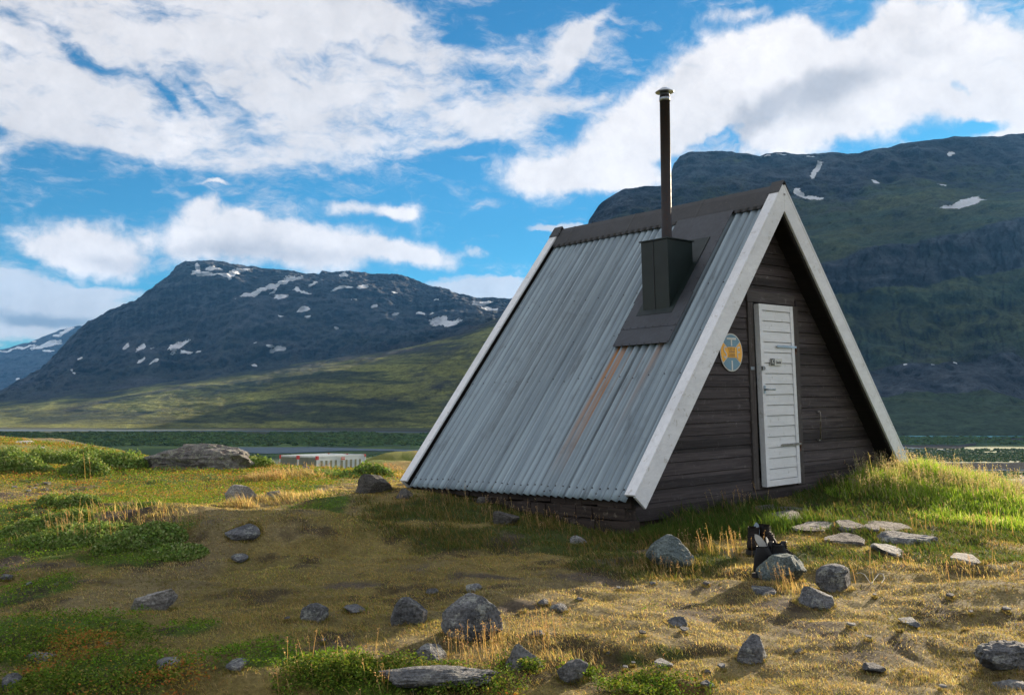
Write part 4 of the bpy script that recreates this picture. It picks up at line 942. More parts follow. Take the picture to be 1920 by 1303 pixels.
mb.tube([(xl + .031 + dxs(zc), DYF - .008, zc), (xl + .031 + dxs(zc), DYF - .05, zc), (xl + .045 + dxs(zc), DYF - .056, zc), (xl + .14 + dxs(zc), DYF - .052, zc - .004)], .0085, 10)
sub(mb, 'door_handle', M_galv, door_o)
zc = -1.818
mb = MB().box(xl + .005, xl + .036, DYF - .02, DYF - .003, zc - .02, zc + .02)
mb.tube([(xl + .036 + .018 * math.sin(t), DYF - .014, zc + .014 * math.cos(t)) for t in np.linspace(0, math.pi, 8)], .0035, 6)
sub(mb, 'padlock', M_steel, door_o)
mb = MB().box(-.36, -.30, FY - .008, FY - .001, zc - .014, zc + .016); B(mb, 'lock_staple', M_galv)
def text_mesh(body, size, mat, parent, name, matrix, extrude=.0008):
    cu = bpy.data.curves.new(name, 'FONT'); cu.body = body; cu.size = size; cu.extrude = extrude; cu.align_x = 'CENTER'; cu.align_y = 'CENTER'
    t = bpy.data.objects.new(name, cu); COL.objects.link(t); bpy.context.view_layer.update()
    me = bpy.data.meshes.new_from_object(t.evaluated_get(bpy.context.evaluated_depsgraph_get())); bpy.data.objects.remove(t)
    me.transform(matrix); return link(name, me, mat, parent)
def face_mat(x, y, z, sx=1, sz=1):   # text plane facing -y in the hut frame
    return Matrix.Translation((x - BASE[0], y - BASE[1], z - BASE[2])) @ Matrix.Rotation(R(90), 4, 'X') @ Matrix.Diagonal((sx, sz, 1, 1))
# name plate: white tin with a black square and lettering
pz = -1.753; pxc = .005
nmp = sub(MB().box(pxc - .105, pxc + .105, DYF - .0075, DYF - .0035, pz - .034, pz + .034), 'name_plate', M_signw, door_o)
mb = MB().box(pxc - .104, pxc - .034, DYF - .0095, DYF - .0078, pz - .033, pz + .033); sub(mb, 'plate_emblem', M_black, door_o)
text_mesh('K', .072, M_signw, door_o, 'emblem_letter', face_mat(pxc - .069, DYF - .0110, pz))
text_mesh('Ejnadal', .036, M_black, door_o, 'plate_lettering', face_mat(pxc + .034, DYF - .0090, pz - .004, .92, 1.1))
# crank rod on the wall right of the door
mb = MB().tube([(.87, WY - .02, -2.265), (.87, WY - .045, -2.27), (.872, WY - .045, -2.30), (.868, WY - .04, -2.55), (.868, WY - .015, -2.56)], .007, 8)
mb.box(.852, .888, WY - .03, WY - .008, -2.275, -2.255); mb.box(.85, .886, WY - .03, WY - .008, -2.57, -2.55)
B(mb, 'iron_rod', M_steel)
# round association sign on the siding
ex, ez, er = -.655, -1.668, .182; ey = WY - .016
mb = MB(); seg = 64
def disc(mb_, r, y0_, y1_, a0=0, a1=2 * math.pi, rin=0, seg=64):
    p = []; k = seg
    if rin == 0 and a1 - a0 > 6.2:
        o_ = [(ex + r * math.cos(a), ez + r * math.sin(a)) for a in np.linspace(a0, a1, k, endpoint=False)]
    elif rin == 0:
        o_ = [(ex, ez)] + [(ex + r * math.cos(a), ez + r * math.sin(a)) for a in np.linspace(a0, a1, k)]
    else:
        o_ = [(ex + r * math.cos(a), ez + r * math.sin(a)) for a in np.linspace(a0, a1, k)] + [(ex + rin * math.cos(a), ez + rin * math.sin(a)) for a in np.linspace(a1, a0, k)]
    mb_.prism(o_, y0_, y1_)
disc(mb, er, ey - .004, ey); sign = B(mb, 'round_sign', M_signw)
rr = er * .94
for a0, a1, mt in ((38, 142, M_signb), (-142, -38, M_signb), (-34, 34, M_signo), (146, 214, M_signo)):
    mb = MB(); disc(mb, rr, ey - .006, ey - .0042, R(a0), R(a1), rin=.012, seg=28); sub(mb, 'sign_field', mt, sign)
mb = MB().box(ex - .058, ex + .058, ey - .0078, ey - .0062, ez - .050, ez + .052); sub(mb, 'sign_field', M_signo, sign)
# crown motif in the middle
mb = MB(); y0_, y1_ = ey - .0095, ey - .0080
for k in range(5):
    a = -.044 + k * .022; mb.prism([(ex + a - .004, ez + .046), (ex + a + .004, ez + .046), (ex + a + .0022, ez + .012), (ex + a - .0022, ez + .012)], y0_, y1_)
mb.box(ex - .048, ex + .048, y0_, y1_, ez + .002, ez + .009)
for k in range(6):
    a = -.044 + k * .0176; mb.prism([(ex + a - .0022, ez - .006), (ex + a + .0022, ez - .006), (ex + a * 1.05 + .004, ez - .044), (ex + a * 1.05 - .004, ez - .044)], y0_, y1_)
sub(mb, 'crown_motif', M_signd, sign)
ty = ey - .0080
for ch, dx_, dz_, sx_ in (('S', -.106, -.006, .85), ('F', .108, -.006, .85)):
    text_mesh(ch, .150, M_signw, sign, 'sign_letter', face_mat(ex + dx_, ty, ez + dz_, sx_, 1.1))
mb = MB().box(ex - .075, ex + .075, ty, ty + .0015, ez + .122, ez + .142); mb.box(ex - .011, ex + .011, ty, ty + .0015, ez + .062, ez + .1215); sub(mb, 'sign_letter', M_signw, sign)
mb = MB().box(ex - .011, ex + .011, ty, ty + .0015, ez - .170, ez - .078); sub(mb, 'sign_letter', M_signw, sign)
# bolt head on the bargeboards
mb = MB()
mb.box(-.028 + .02, -.004 + .02, -.009, -.0045, -.105, -.085); B(mb, 'bolt_head', M_steel)

# ------------------------------------------------------------------ rocks
def rock_mat(name, a, b, lich, lich2, lw=.6):
    m = bpy.data.materials.new(name); m.use_nodes = True; n = N(m.node_tree)
    co = n.add('ShaderNodeTexCoord').outputs['Object']; r_ = n.add('ShaderNodeObjectInfo').outputs['Random']
    off = n.add('ShaderNodeVectorMath', operation='SCALE'); n.put(off, 0, (37.0, 19.0, 11.0)); n.put(off, 3, r_)
    p = n.vec('ADD', co, off.outputs[0])
    g = n.noise(p, 5.5, 8, .68); st = n.noise(n.mapping(p, rot=(.5, .3, .2), scale=(4, 4, 26)), 1.0, 6, .65, .4); l = n.noise(p, 13, 7, .72); l2 = n.noise(p, 6, 6, .75); f = n.noise(p, 70, 4, .7)
    col = n.mix(n.mapr(g, .35, .65), c4(a), c4(b)); col = n.mix(n.math('MULTIPLY', n.mapr(st, .5, .66), .55), col, c4(tuple(x * .55 for x in a)))
    col = n.mix(n.math('MULTIPLY', n.mapr(l, .53, .60), lw), col, c4(lich)); col = n.mix(n.math('MULTIPLY', n.mapr(l2, .55, .62), lw * .8), col, c4(lich2))
    v = n.math('MULTIPLY', n.mapr(f, .34, .66, .5, 1.6, 'LINEAR'), n.mapr(r_, 0, 1, .8, 1.2, 'LINEAR'))
    sc = n.add('ShaderNodeVectorMath', operation='SCALE'); n.put(sc, 0, col); n.put(sc, 3, v)
    pb = n.add('ShaderNodeBsdfPrincipled'); n.put(pb, 'Base Color', sc.outputs[0]); n.put(pb, 'Roughness', .85); n.put(pb, 'Specular IOR Level', .25)
    bp = n.add('ShaderNodeBump'); n.put(bp, 'Height', n.math('ADD', n.math('ADD', g, st), n.math('MULTIPLY', f, .4))); n.put(bp, 'Distance', .06); n.put(bp, 'Strength', .9); n.put(pb, 'Normal', bp.outputs[0])
    o = n.add('ShaderNodeOutputMaterial'); n.put(o, 0, pb.outputs[0]); return m
M_rock = rock_mat('grey rock', (.18, .182, .19), (.08, .085, .095), (.30, .31, .28), (.030, .030, .030), .75)
M_rockp = rock_mat('pale rock', (.27, .255, .24), (.17, .165, .16), (.33, .33, .28), (.07, .065, .06), .5)
M_slab = rock_mat('brown grey slate', (.17, .155, .145), (.105, .10, .098), (.25, .24, .22), (.06, .055, .05), .5)
M_outc = rock_mat('lichened outcrop', (.22, .205, .19), (.095, .09, .09), (.27, .28, .20), (.12, .085, .075), .9)

_ico = {}
def ico(sub_):
    if sub_ not in _ico:
        bm = bmesh.new(); bmesh.ops.create_icosphere(bm, subdivisions=sub_, radius=1.0)
        v = np.array([x.co[:] for x in bm.verts]); f = np.array([[q.index for q in x.verts] for x in bm.faces]); bm.free(); _ico[sub_] = (v, f)
    return _ico[sub_]
def rock_shape(seed, kind='boulder', sub_=4):
    rg = np.random.RandomState(seed); v, f = ico(sub_); v = v.copy()
    ncut = {'block': 15, 'boulder': 17, 'slab': 9, 'outcrop': 10, 'pointed': 9}[kind]
    for _ in range(ncut):
        nn = rg.normal(size=3); nn /= np.linalg.norm(nn)
        dd = rg.uniform(.46, .80) if kind != 'outcrop' else rg.uniform(.72, .95)
        pr = v @ nn; over = np.maximum(pr - dd, 0); v -= over[:, None] * nn * .96
    if kind == 'slab': v[:, 2] = np.clip(v[:, 2], -.6, .38 + .06 * fbm3(v, 2.0, 3, seed))
    if kind == 'block': v[:, 2] = np.clip(v[:, 2], -1, .42 + .08 * v[:, 0] + .05 * fbm3(v, 2.0, 3, seed)); v[:, 2] *= 1.3
    if kind == 'pointed':
        k = np.clip(v[:, 2], 0, 1); v[:, 0] = v[:, 0] * (1 - .55 * k) - .18 * k; v[:, 1] *= (1 - .4 * k); v[:, 2] *= 1.25
    d = fbm3(v, 1.3, 5, seed); v = v * (1 + (.13 if kind != 'outcrop' else .10) * d)[:, None] * (1 if kind != 'outcrop' else (1 + .30 * fbm3(v * [1, 1, 1.2], 2.2, 6, seed + 3, .62))[:, None]) + (.045 if sub_ > 3 else .03) * np.stack([fbm3(v, 5, 4, seed + 9), fbm3(v, 5, 3, seed + 19), fbm3(v, 5, 3, seed + 29)], 1)
    lo, hi = v.min(0), v.max(0); return (v - (lo + hi) / 2) / ((hi - lo) / 2), f
PRESS = []     # footprints where no grass stands: (x, y, rx, ry)
def rock(name, label, cat, u, v, wpx, hpx, kind='boulder', mat=None, seed=1, rot=None, tilt=0, deep=.8, bury=.46, group='rocks lying on the grass', sub_=4, on=None):
    """u = middle, v = lowest visible row of the stone in the photo; wpx, hpx = its size there"""
    p = at(u, v) if on is None else on; d = p[1]
    w_ = wpx / FPX * d / 2; h = hpx / FPX * d
    drop = max(.02, EYE - p[2]); slope = drop / d
    ry = w_ * deep
    # a low thing seen from above shows its top: hpx = (height + depth * slope)
    hh = max(h - 2 * ry * slope * .55, h * .5)
    if wpx > 40 and sub_ == 4: sub_ = 5
    gy = 0.0
    if kind == 'slab' and on is None:
        gy = float(gz(p[0], p[1] + .25) - gz(p[0], p[1] - .05)) / .30; gy = min(max(gy + .05, .03), .30)
        ry = min(max(h * .62 / (slope + gy), w_ * .35), w_ * 1.5); hh = min(.05, w_ * .3)
    V, F = rock_shape(seed, kind, sub_)
    half = hh / (2 - 2 * bury) if kind != 'slab' else hh
    V = V * np.array([w_ * 1.02, ry, half])
    rg = random.Random(seed)
    if tilt: 
        a = R(tilt); V = V @ np.array([[math.cos(a), 0, math.sin(a)], [0, 1, 0], [-math.sin(a), 0, math.cos(a)]]).T
    if gy:
        a = math.atan(gy); V = V @ np.array([[1, 0, 0], [0, math.cos(a), -math.sin(a)], [0, math.sin(a), math.cos(a)]]).T
    a = R(rot if rot is not None else 0); V = V @ np.array([[math.cos(a), -math.sin(a), 0], [math.sin(a), math.cos(a), 0], [0, 0, 1]]).T
    cx, cy = p[0], p[1] + ry * .9; g = float(gz(cx, cy)) if on is None else p[2]
    top = V[:, 2].max(); V = V - [0, 0, top]; z0 = g + hh if kind != 'slab' else g + ry * abs(gy) + .026
    o = np_mesh(name, V + [0, 0, z0 - g], F, mat or M_rock, smooth=kind in ('outcrop',), nper=3)
    o.location = (cx, cy, g)
    me = o.data; me.polygons.foreach_set('use_smooth', np.full(len(me.polygons), True)); me.set_sharp_from_angle(angle=R(24))
    tag(o, label, cat, group)
    if on is None: PRESS.append((cx, cy, w_ * .93, ry * .93))
    return o
G1, G2 = 'boulders on the lawn', 'flat stepping stones before the hut'
ROCKS = [
 # name, label, cat, u, v, w, h, kind, mat, seed, group, extra
 ('boulder', 'largest dark grey boulder in the foreground lawn, blocky with pale cracked right flank', 883, 1208, 116, 90, 'boulder', 'rock', 3, G1, dict(bury=.25)),
 ('boulder', 'dark mottled rock left of the largest foreground boulder, with a whitish band across its front', 765, 1172, 68, 50, 'boulder', 'rock', 5, G1, {}),
 ('rock', 'rounded dark stone low in shaded grass, second stone left of the largest boulder', 584, 1166, 52, 34, 'boulder', 'rock', 8, G1, {}),
 ('rock', 'slanted pale-topped slab of stone standing alone in the left part of the shaded lawn', 278, 1146, 80, 46, 'block', 'pale', 11, G1, dict(tilt=-12, bury=.3)),
 ('boulder', 'bluish pointed boulder leaning in long grass below the near corner of the hut', 1262, 1070, 90, 62, 'pointed', 'blue', 14, G1, dict(bury=.15)),
 ('boulder', 'greenish flat-topped boulder in front of the boots with a small stone on top', 1474, 1094, 92, 62, 'block', 'blue', 18, G1, dict(bury=.15)),
 ('boulder', 'brown grey tilted boulder right of the flat-topped one by the white cord', 1573, 1112, 70, 54, 'boulder', 'rock', 23, G1, dict(bury=.2, tilt=14)),
 ('rock', 'low rugged dark rock in dry grass just below the two boulders by the boots', 1535, 1146, 72, 42, 'boulder', 'rock', 27, G1, {}),
 ('rock', 'flat bluish stone in the shade in front of the boot boulder', 1440, 1118, 46, 20, 'slab', 'rock', 28, G1, {}),
 ('rock', 'dark streaked rock standing alone in lit straw grass right of centre foreground', 1414, 1246, 58, 50, 'boulder', 'rock', 33, G1, dict(tilt=20)),
 ('rock', 'small low dark stone in lit straw grass below the pointed boulder', 1271, 1176, 46, 20, 'boulder', 'rock', 35, G1, {}),
 ('boulder', 'grey two-humped rock right beside and below the largest foreground boulder', 978, 1256, 78, 50, 'boulder', 'pale2', 39, G1, {}),
 ('rock', 'pale rounded stone near the bottom edge right of the two-humped rock', 1075, 1284, 58, 44, 'boulder', 'pale2', 41, G1, dict(bury=.2)),
 ('rock', 'dark lichened stone half sunk just left below the largest boulder', 806, 1240, 62, 32, 'boulder', 'rock', 44, G1, {}),
 ('rock', 'low pale stone in green heath near the lower left corner', 70, 1244, 60, 20, 'boulder', 'pale2', 47, G1, {}),
 ('rock', 'flat light grey stone flush with the heath in the lower left', 305, 1266, 52, 22, 'slab', 'pale2', 49, G1, {}),
 ('rock', 'dark flat stone in brown grass between the heath patches at lower left', 437, 1262, 38, 16, 'slab', 'rock', 51, G1, {}),
 ('rock_slab', 'long flat grey rock slab along the bottom edge behind low heath', 820, 1308, 225, 42, 'outcrop', 'pale2', 53, G1, dict(deep=.35, bury=.2)),
 ('rock', 'pale angular stone in sunlit heath left of the dry grass tuft', 448, 943, 62, 32, 'boulder', 'palest', 57, G1, {}),
 ('rock', 'small whitish stone right beside the pale angular stone in sunlit heath', 514, 938, 42, 18, 'boulder', 'palest', 59, G1, {}),
 ('rock', 'flat striped pale rock surfacing in the sunlit turf left of the hut', 594, 921, 88, 20, 'slab', 'pale2', 61, G1, dict(deep=.9)),
 ('boulder', 'brown rounded rock at the shadow edge just left of the hut eave', 698, 926, 70, 36, 'boulder', 'brown', 63, G1, {}),
 ('rock', 'flat grey stone in the shaded lawn left, just inside the hut shadow', 450, 1020, 64, 20, 'slab', 'rock', 65, G1, {}),
 ('rock', 'small flat stone in shaded grass below the flat grey one at left', 444, 1056, 34, 12, 'slab', 'rock', 67, G1, {}),
 ('rock', 'flat pale stone between the dark rounded stone and the whitish-banded rock', 662, 1152, 42, 14, 'slab', 'pale2', 69, G1, {}),
 ('rock', 'small dark stone behind the largest boulder', 888, 1112, 30, 15, 'boulder', 'rock', 71, G1, {}),
 ('rock', 'small dark stone in the lawn behind the whitish-banded rock', 810, 1116, 24, 12, 'boulder', 'rock', 73, G1, {}),
 ('rock', 'little knob of stone touching the back of the largest boulder', 880, 1130, 22, 14, 'boulder', 'rock', 74, G1, {}),
 ('rock', 'grey rock bedded in the bank under the middle of the eave', 948, 986, 52, 26, 'boulder', 'brown', 76, G1, {}),
 ('rock', 'pale low rock in grass under the far end of the eave', 757, 938, 42, 20, 'boulder', 'brown', 78, G1, {}),
 ('rock', 'small grey rock in the bank grass left of the pointed boulder', 1087, 1022, 34, 18, 'boulder', 'pale2', 80, G1, {}),
 ('rock', 'small dark stone at the foot of the near hut corner, beside the pointed boulder', 1228, 1042, 24, 16, 'boulder', 'rock', 82, G1, {}),
 ('rock', 'pale stone under the sill timber of the eave, close to the bank top', 906, 948, 26, 14, 'boulder', 'brown', 83, G1, {}),
 ('rock', 'flat lichened rock breaking the lit grass at the right edge of the picture', 1905, 1268, 100, 56, 'outcrop', 'rock', 85, G1, dict(deep=.9, bury=.3)),
 ('rock', 'lower flat rock ledge at the right edge just below the lichened rock', 1915, 1296, 90, 24, 'outcrop', 'pale2', 87, G1, dict(deep=.6)),
 ('rock', 'small grey stone in straw grass right of the dark streaked rock', 1502, 1226, 22, 14, 'boulder', 'rock', 89, G1, {}),
 ('rock', 'small dark flat stone above the lit hollow, right of the small low dark stone', 1712, 1180, 34, 12, 'slab', 'rock', 91, G1, {}),
 ('rock', 'small round white-grey pebble far right in the straw grass', 1812, 1184, 12, 7, 'boulder', 'pale2', 93, G1, {}),
 ('rock', 'flat grey stone in lit grass between the pale rounded stone and the dark streaked rock', 1247, 1256, 34, 14, 'slab', 'pale2', 95, G1, {}),
 ('rock', 'small dark stone near the shadow edge right of the largest boulder', 1020, 1140, 24, 12, 'boulder', 'rock', 97, G1, {}),
 ('rock', 'low dark stone on the shadow edge, right of the small dark stone there', 1048, 1152, 34, 16, 'boulder', 'rock', 99, G1, {}),
 ('rock', 'dark stone in the hummock above the two-humped rock', 1012, 1196, 28, 14, 'boulder', 'rock', 101, G1, {}),
 ('rock', 'small stone half hidden in brown turf beside the bottom heath clump', 1328, 1290, 34, 14, 'boulder', 'rock', 103, G1, {}),
 ('rock', 'dark twisted stone at the bottom right of the straw lawn', 1645, 1268, 40, 12, 'slab', 'rock', 105, G1, {}),
 ('rock', 'dark wedge of stone in the lower left corner under heath leaves', 18, 1300, 50, 36, 'boulder', 'rock', 107, G1, {}),
 ('rock', 'pale stone among heath at the far left edge', 8, 1092, 24, 12, 'boulder', 'pale2', 109, G1, {}),
 ('outcrop', 'big lichened rock outcrop humping out of the heath left of the hut', 357, 884, 212, 56, 'outcrop', 'outc', 111, None, dict(bury=.35, deep=.55, sub_=5)),
 ('boulder', 'rounded grey stone behind the left end of the outcrop', 312, 836, 34, 10, 'boulder', 'outc', 113, 'stones behind the outcrop', {}),
 ('boulder', 'yellow-lichened boulder behind the top of the outcrop', 367, 842, 40, 16, 'boulder', 'yel', 115, 'stones behind the outcrop', {}),
 ('boulder', 'grey boulder at the right of the stones behind the outcrop', 396, 842, 26, 16, 'boulder', 'outc', 117, 'stones behind the outcrop', {}),
 ('boulder', 'small grey stone between the rounded and the yellow-lichened stones behind the outcrop', 340, 840, 26, 12, 'boulder', 'outc', 119, 'stones behind the outcrop', {}),
 ('rock', 'pale stone standing in grass just before the container corner', 572, 884, 15, 13, 'boulder', 'palest', 121, G1, {}),
 ('rock', 'flat pale stones on the far left knoll', 30, 830, 36, 7, 'slab', 'palest', 123, G1, {}),
 ('rock', 'small pale rock at the far left edge above the gravel path', 5, 856, 22, 8, 'boulder', 'palest', 125, G1, {}),
 ('rock', 'small pale stone on the heath left of the willow scrub', 76, 842, 10, 4, 'boulder', 'palest', 127, G1, {}),
 ('stepping_stone', 'brown upright slab end next to the door sill, nearest the wall', 1440, 962, 40, 20, 'slab', 'slab', 131, G2, dict(tilt=-10)),
 ('stepping_stone', 'brown flat slab just right of the boots', 1478, 984, 66, 26, 'slab', 'slab', 133, G2, {}),
 ('stepping_stone', 'long thin slab lying close along the wall right of the door slab end', 1490, 960, 60, 8, 'slab', 'slab', 134, G2, {}),
 ('stepping_stone', 'long pale slab in the middle of the path to the door', 1556, 996, 78, 20, 'slab', 'pale2', 135, G2, {}),
 ('stepping_stone', 'grey slab touching the right end of the long pale slab', 1602, 998, 52, 16, 'slab', 'slab', 137, G2, {}),
 ('stepping_stone', 'narrow slab on the turf edge in front of the long pale slab', 1522, 1000, 56, 12, 'slab', 'slab', 139, G2, {}),
 ('stepping_stone', 'broad flat brownish slab lower on the turf step', 1590, 1023, 72, 16, 'slab', 'slab', 141, G2, {}),
 ('stepping_stone', 'slab in the grass at the foot of the seeding grass mound', 1688, 998, 76, 20, 'slab', 'slab', 143, G2, {}),
 ('stepping_stone', 'wide dark slab at the right of the path below the grass mound', 1712, 1024, 104, 18, 'slab', 'rock', 145, G2, {}),
 ('stepping_stone', 'tilted whitish slab on the lower turf edge', 1686, 1048, 56, 24, 'slab', 'pale2', 147, G2, dict(tilt=10)),
 ('stepping_stone', 'isolated pale stone plate on lit grass furthest right', 1829, 1060, 54, 22, 'slab', 'palest', 149, G2, {}),
 ('stepping_stone', 'small slab between the middle path slabs and the grass mound', 1640, 1002, 26, 14, 'slab', 'slab', 151, G2, {}),
]
MATS = dict(rock=M_rock, pale=M_rockp, slab=M_slab, outc=M_outc, palest=rock_mat('very pale stone', (.33, .31, .28), (.22, .21, .20), (.40, .39, .34), (.12, .11, .10), .4),  # palest: the lightest stone base colour
            pale2=rock_mat('mid grey stone', (.20, .20, .20), (.12, .122, .128), (.28, .28, .25), (.06, .058, .055), .55), blue=rock_mat('blue green stone', (.125, .155, .155), (.08, .105, .11), (.20, .22, .17), (.05, .055, .05), .5),
            brown=rock_mat('brown grey stone', (.13, .12, .11), (.075, .07, .066), (.17, .165, .13), (.05, .045, .04), .6), yel=rock_mat('yellow lichened stone', (.22, .22, .15), (.13, .13, .10), (.33, .33, .14), (.07, .07, .06), .9))
for nm, lab, u, v, w_, h, kd, mt, sd_, grp, ex_ in ROCKS:
    cat = {'boulder': 'boulder', 'rock': 'rock', 'rock_slab': 'rock', 'outcrop': 'rock outcrop', 'stepping_stone': 'stone slab'}[nm]
    ex_ = dict(ex_)
    if nm == 'stepping_stone': w_ *= 1.08
    o = rock(nm, lab, cat, u, v, w_, h, kd, MATS[mt], sd_, group=grp, **ex_)
# the little stone resting on the flat-topped boulder
p = at(1472, 1092); p = np.array([p[0] + .03, p[1] + .02, p[2] + .195])
o = rock('rock', 'small reddish brown stone lying on top of the greenish boulder', 'rock', 1462, 1055, 18, 9, 'boulder', MATS['slab'], 160, on=p, group=None, sub_=3)
o.location = (p[0] - .02, p[1] + .12, p[2] - .005)
# small stones strewn over the lawn
rg = random.Random(44)
for k in range(64):
    u = rg.choice([rg.uniform(20, 1900), rg.uniform(900, 1900)]); v = rg.uniform(1075, 1300)
    if k < 14: u, v = rg.uniform(20, 150), rg.uniform(905, 942)
    if any(abs(u - r_[2]) < r_[4] * .8 and abs(v - r_[3] + r_[5] / 2) < r_[5] * .9 for r_ in ROCKS): continue
    w_ = rg.uniform(7, 16)
    if k < 14: lab = 'small grey stone lying on the bare gravel path at the far left'
    elif v > 1180: lab = 'small grey stone sunk in the turf of the front lawn'
    else: lab = 'small grey stone sunk in the short grass of the middle lawn'
    rock('small_stone', lab, 'stone', u, v, w_, w_ * rg.uniform(.35, .6), rg.choice(['slab', 'boulder']), rg.choice([M_rock, MATS['pale2'], MATS['brown']]), 300 + k,
         group='small stones on the gravel path' if k < 14 else 'small stones in the front lawn' if v > 1180 else 'small stones in the middle lawn', sub_=2)

# ------------------------------------------------------------------ boots left in the grass
M_leather = metal_mat('dark brown boot leather', (.016, .012, .011), (.009, .007, .007), .8, 0, (.03, .024, .02), .5, .15, 14)
M_blackb = metal_mat('black boot leather', (.012, .012, .014), (.008, .008, .010), .42, 0, (.02, .02, .02), .35, .15, 14)
M_sole = metal_mat('rubber sole', (.010, .010, .010), (.016, .015, .014), .7)
M_insole = metal_mat('grey felt insole', (.36, .36, .34), (.28, .28, .27), .85, 0, None, 0, .2, 14)
M_insoleb = metal_mat('blue grey insole', (.22, .28, .33), (.17, .22, .27), .8, 0, None, 0, .2, 14)
M_lace = metal_mat('laces and hooks', (.03, .028, .026), (.02, .02, .02), .9, spec=.1)
def boot(name, label, u, v, hgt, face, mat, ln=.30, shaft=.0, lean=0, flare=1.0):
    """a laced boot: toe box, instep and collar as one continuous lofted surface, with sole, tongue, laces"""
    p = at(u, v)
    t = bpy.data.objects.new(name, None); COL.objects.link(t); t.location = tuple(p); t.rotation_euler = (0, R(lean), R(face))
    tag(t, label, 'boot', 'hiking boots set down in the grass')
    # rings from toe to heel then up the shaft: (centre x, centre z, half length/width a, half height b, tilt)
    V = []; seg = 20
    rings = []
    L2 = ln
    # horizontal slices, bottom to top
    for k, (z, xc, a, b) in enumerate([(.022, 0, .50, .165), (.05, 0, .50, .175), (.075, -.01, .48, .172), (.095, -.05, .43, .162), (.112, -.105, .37, .152), (.132, -.165, .295, .148), (.16, -.20, .235, .150),
                                       (.19, -.21, .205 * min(1, flare * 1.1), .150 * min(1, flare * 1.1)), (.5 * (.19 + hgt), -.215, .205 * flare, .152 * flare), (hgt, -.215, .225 * flare, .172 * flare), (hgt + .006, -.215, .20 * flare, .150 * flare), (hgt - .03, -.215, .18 * flare, .13 * flare)]):
        rings.append((z, xc * L2, a * L2, b * L2))
    for z, xc, a, b in rings:
        for i in range(seg):
            th = 2 * math.pi * i / seg; cx_, sx_ = math.cos(th), math.sin(th)
            ex_ = a * cx_; pinch = 1 - .22 * math.exp(-((cx_ + .05) / .3) ** 2) if z < .11 else 1
            V.append((xc + ex_, b * sx_ * pinch * (1.0 - .10 * max(cx_, 0)), z + .008 * max(cx_, 0) * (z < .06)))
    F = []; nr = len(rings)
    for r_ in range(nr - 1):
        for i in range(seg): F.append((r_ * seg + i, r_ * seg + (i + 1) % seg, (r_ + 1) * seg + (i + 1) % seg, (r_ + 1) * seg + i))
    F.append(tuple(range(seg))[::-1])
    F.append(tuple((nr - 1) * seg + i for i in range(seg)))
    me = bpy.data.meshes.new('boot_upper'); me.from_pydata(V, [], F); me.polygons.foreach_set('use_smooth', [True] * len(F)); up_ = link('upper', me, mat, t)
    s = up_.modifiers.new('s', 'SUBSURF'); s.levels = 1; s.render_levels = 1
    # sole with heel and tread
    mb = MB(); out_ = []
    for i in range(28):
        th = 2 * math.pi * i / 28; cx_, sx_ = math.cos(th), math.sin(th); wv = 1 - .22 * math.exp(-((cx_ + .05) / .3) ** 2)
        out_.append((.525 * L2 * cx_, .18 * L2 * sx_ * wv))
    k = len(out_)
    mb.poly([(x, y, .0) for x, y in out_] + [(x * 1.01, y * 1.01, .028) for x, y in out_], [tuple(range(k))[::-1], tuple(range(k, 2 * k))] + [(i, (i + 1) % k, (i + 1) % k + k, i + k) for i in range(k)])
    mb.build('sole', M_sole, t)
    # tongue and laces on the instep
    mb = MB(); n_ = 6; th_ = []
    for q in np.linspace(0, 1, 8):
        z = .105 + (hgt + .025 - .105) * q; x = L2 * (.30 - .30 * min(q / .45, 1)) * .9 - .002 + (.012 if q > .9 else 0); th_.append((x, z))
    P = []
    for x, z in th_:
        for yy in (-.026, 0, .026): P.append((x + (.006 if yy == 0 else 0), yy, z + .004))
    P2 = [(x - .008, y, z - .003) for x, y, z in P]
    fs = []
    for i in range(7):
        for j in range(2): a = i * 3 + j; fs += [(a, a + 1, a + 4, a + 3), (a + 24, a + 27, a + 28, a + 25)]
    for i in range(7): fs += [(i * 3, i * 3 + 3, i * 3 + 27, i * 3 + 24), (i * 3 + 2, i * 3 + 26, i * 3 + 29, i * 3 + 5)]
    fs += [(21, 22, 46, 45), (22, 23, 47, 46)]
    mb.poly(P + P2, fs, True); mb.build('tongue', mat, t)
    mb = MB()
    for i in range(1, 6):
        x, z = th_[i]; x2, z2 = th_[min(i + 1, 7)]
        mb.tube([(x + .004, -.034, z), (x + .014, 0, (z + z2) / 2), (x2 + .004, .034, z2)], .0028, 5); mb.tube([(x + .004, .034, z), (x + .015, 0, (z + z2) / 2), (x2 + .004, -.034, z2)], .0028, 5)
    mb.build('laces', M_lace, t)
    PRESS.append((p[0], p[1], .10, .12))
    return t
def insole(label, u, v, top_px, face, lean, mat, ln=.25):
    """a loose felt insole poking out of a boot"""
    p = at(u, v); t = np.linspace(0, 1, 14)
    o_ = []
    for q in t: o_.append((q * ln, .025 * (math.sin(math.pi * min(q * 1.02 + .02, 1)) ** .45) * (.85 + .25 * q)))
    out_ = [(x, y) for x, y in o_] + [(x, -y) for x, y in o_[::-1]]
    k = len(out_); mb = MB()
    bend = lambda x: .10 * (x / ln) ** 2 * ln
    mb.poly([(y, bend(x), x) for x, y in out_] + [(y, bend(x) + .005, x) for x, y in out_], [tuple(range(k)), tuple(range(2 * k - 1, k - 1, -1))] + [(i, i + k, (i + 1) % k + k, (i + 1) % k) for i in range(k)])
    o = mb.build('insole', mat); d = p[1]
    ztop = (EYE + (ray(u, top_px)[2] / ray(u, top_px)[1]) * d)
    o.rotation_euler = (R(-6), R(lean), R(face)); o.location = (p[0], p[1], ztop - ln * math.cos(R(lean)))
    tag(o, label, 'insole', 'insoles stuck into the boots'); return o
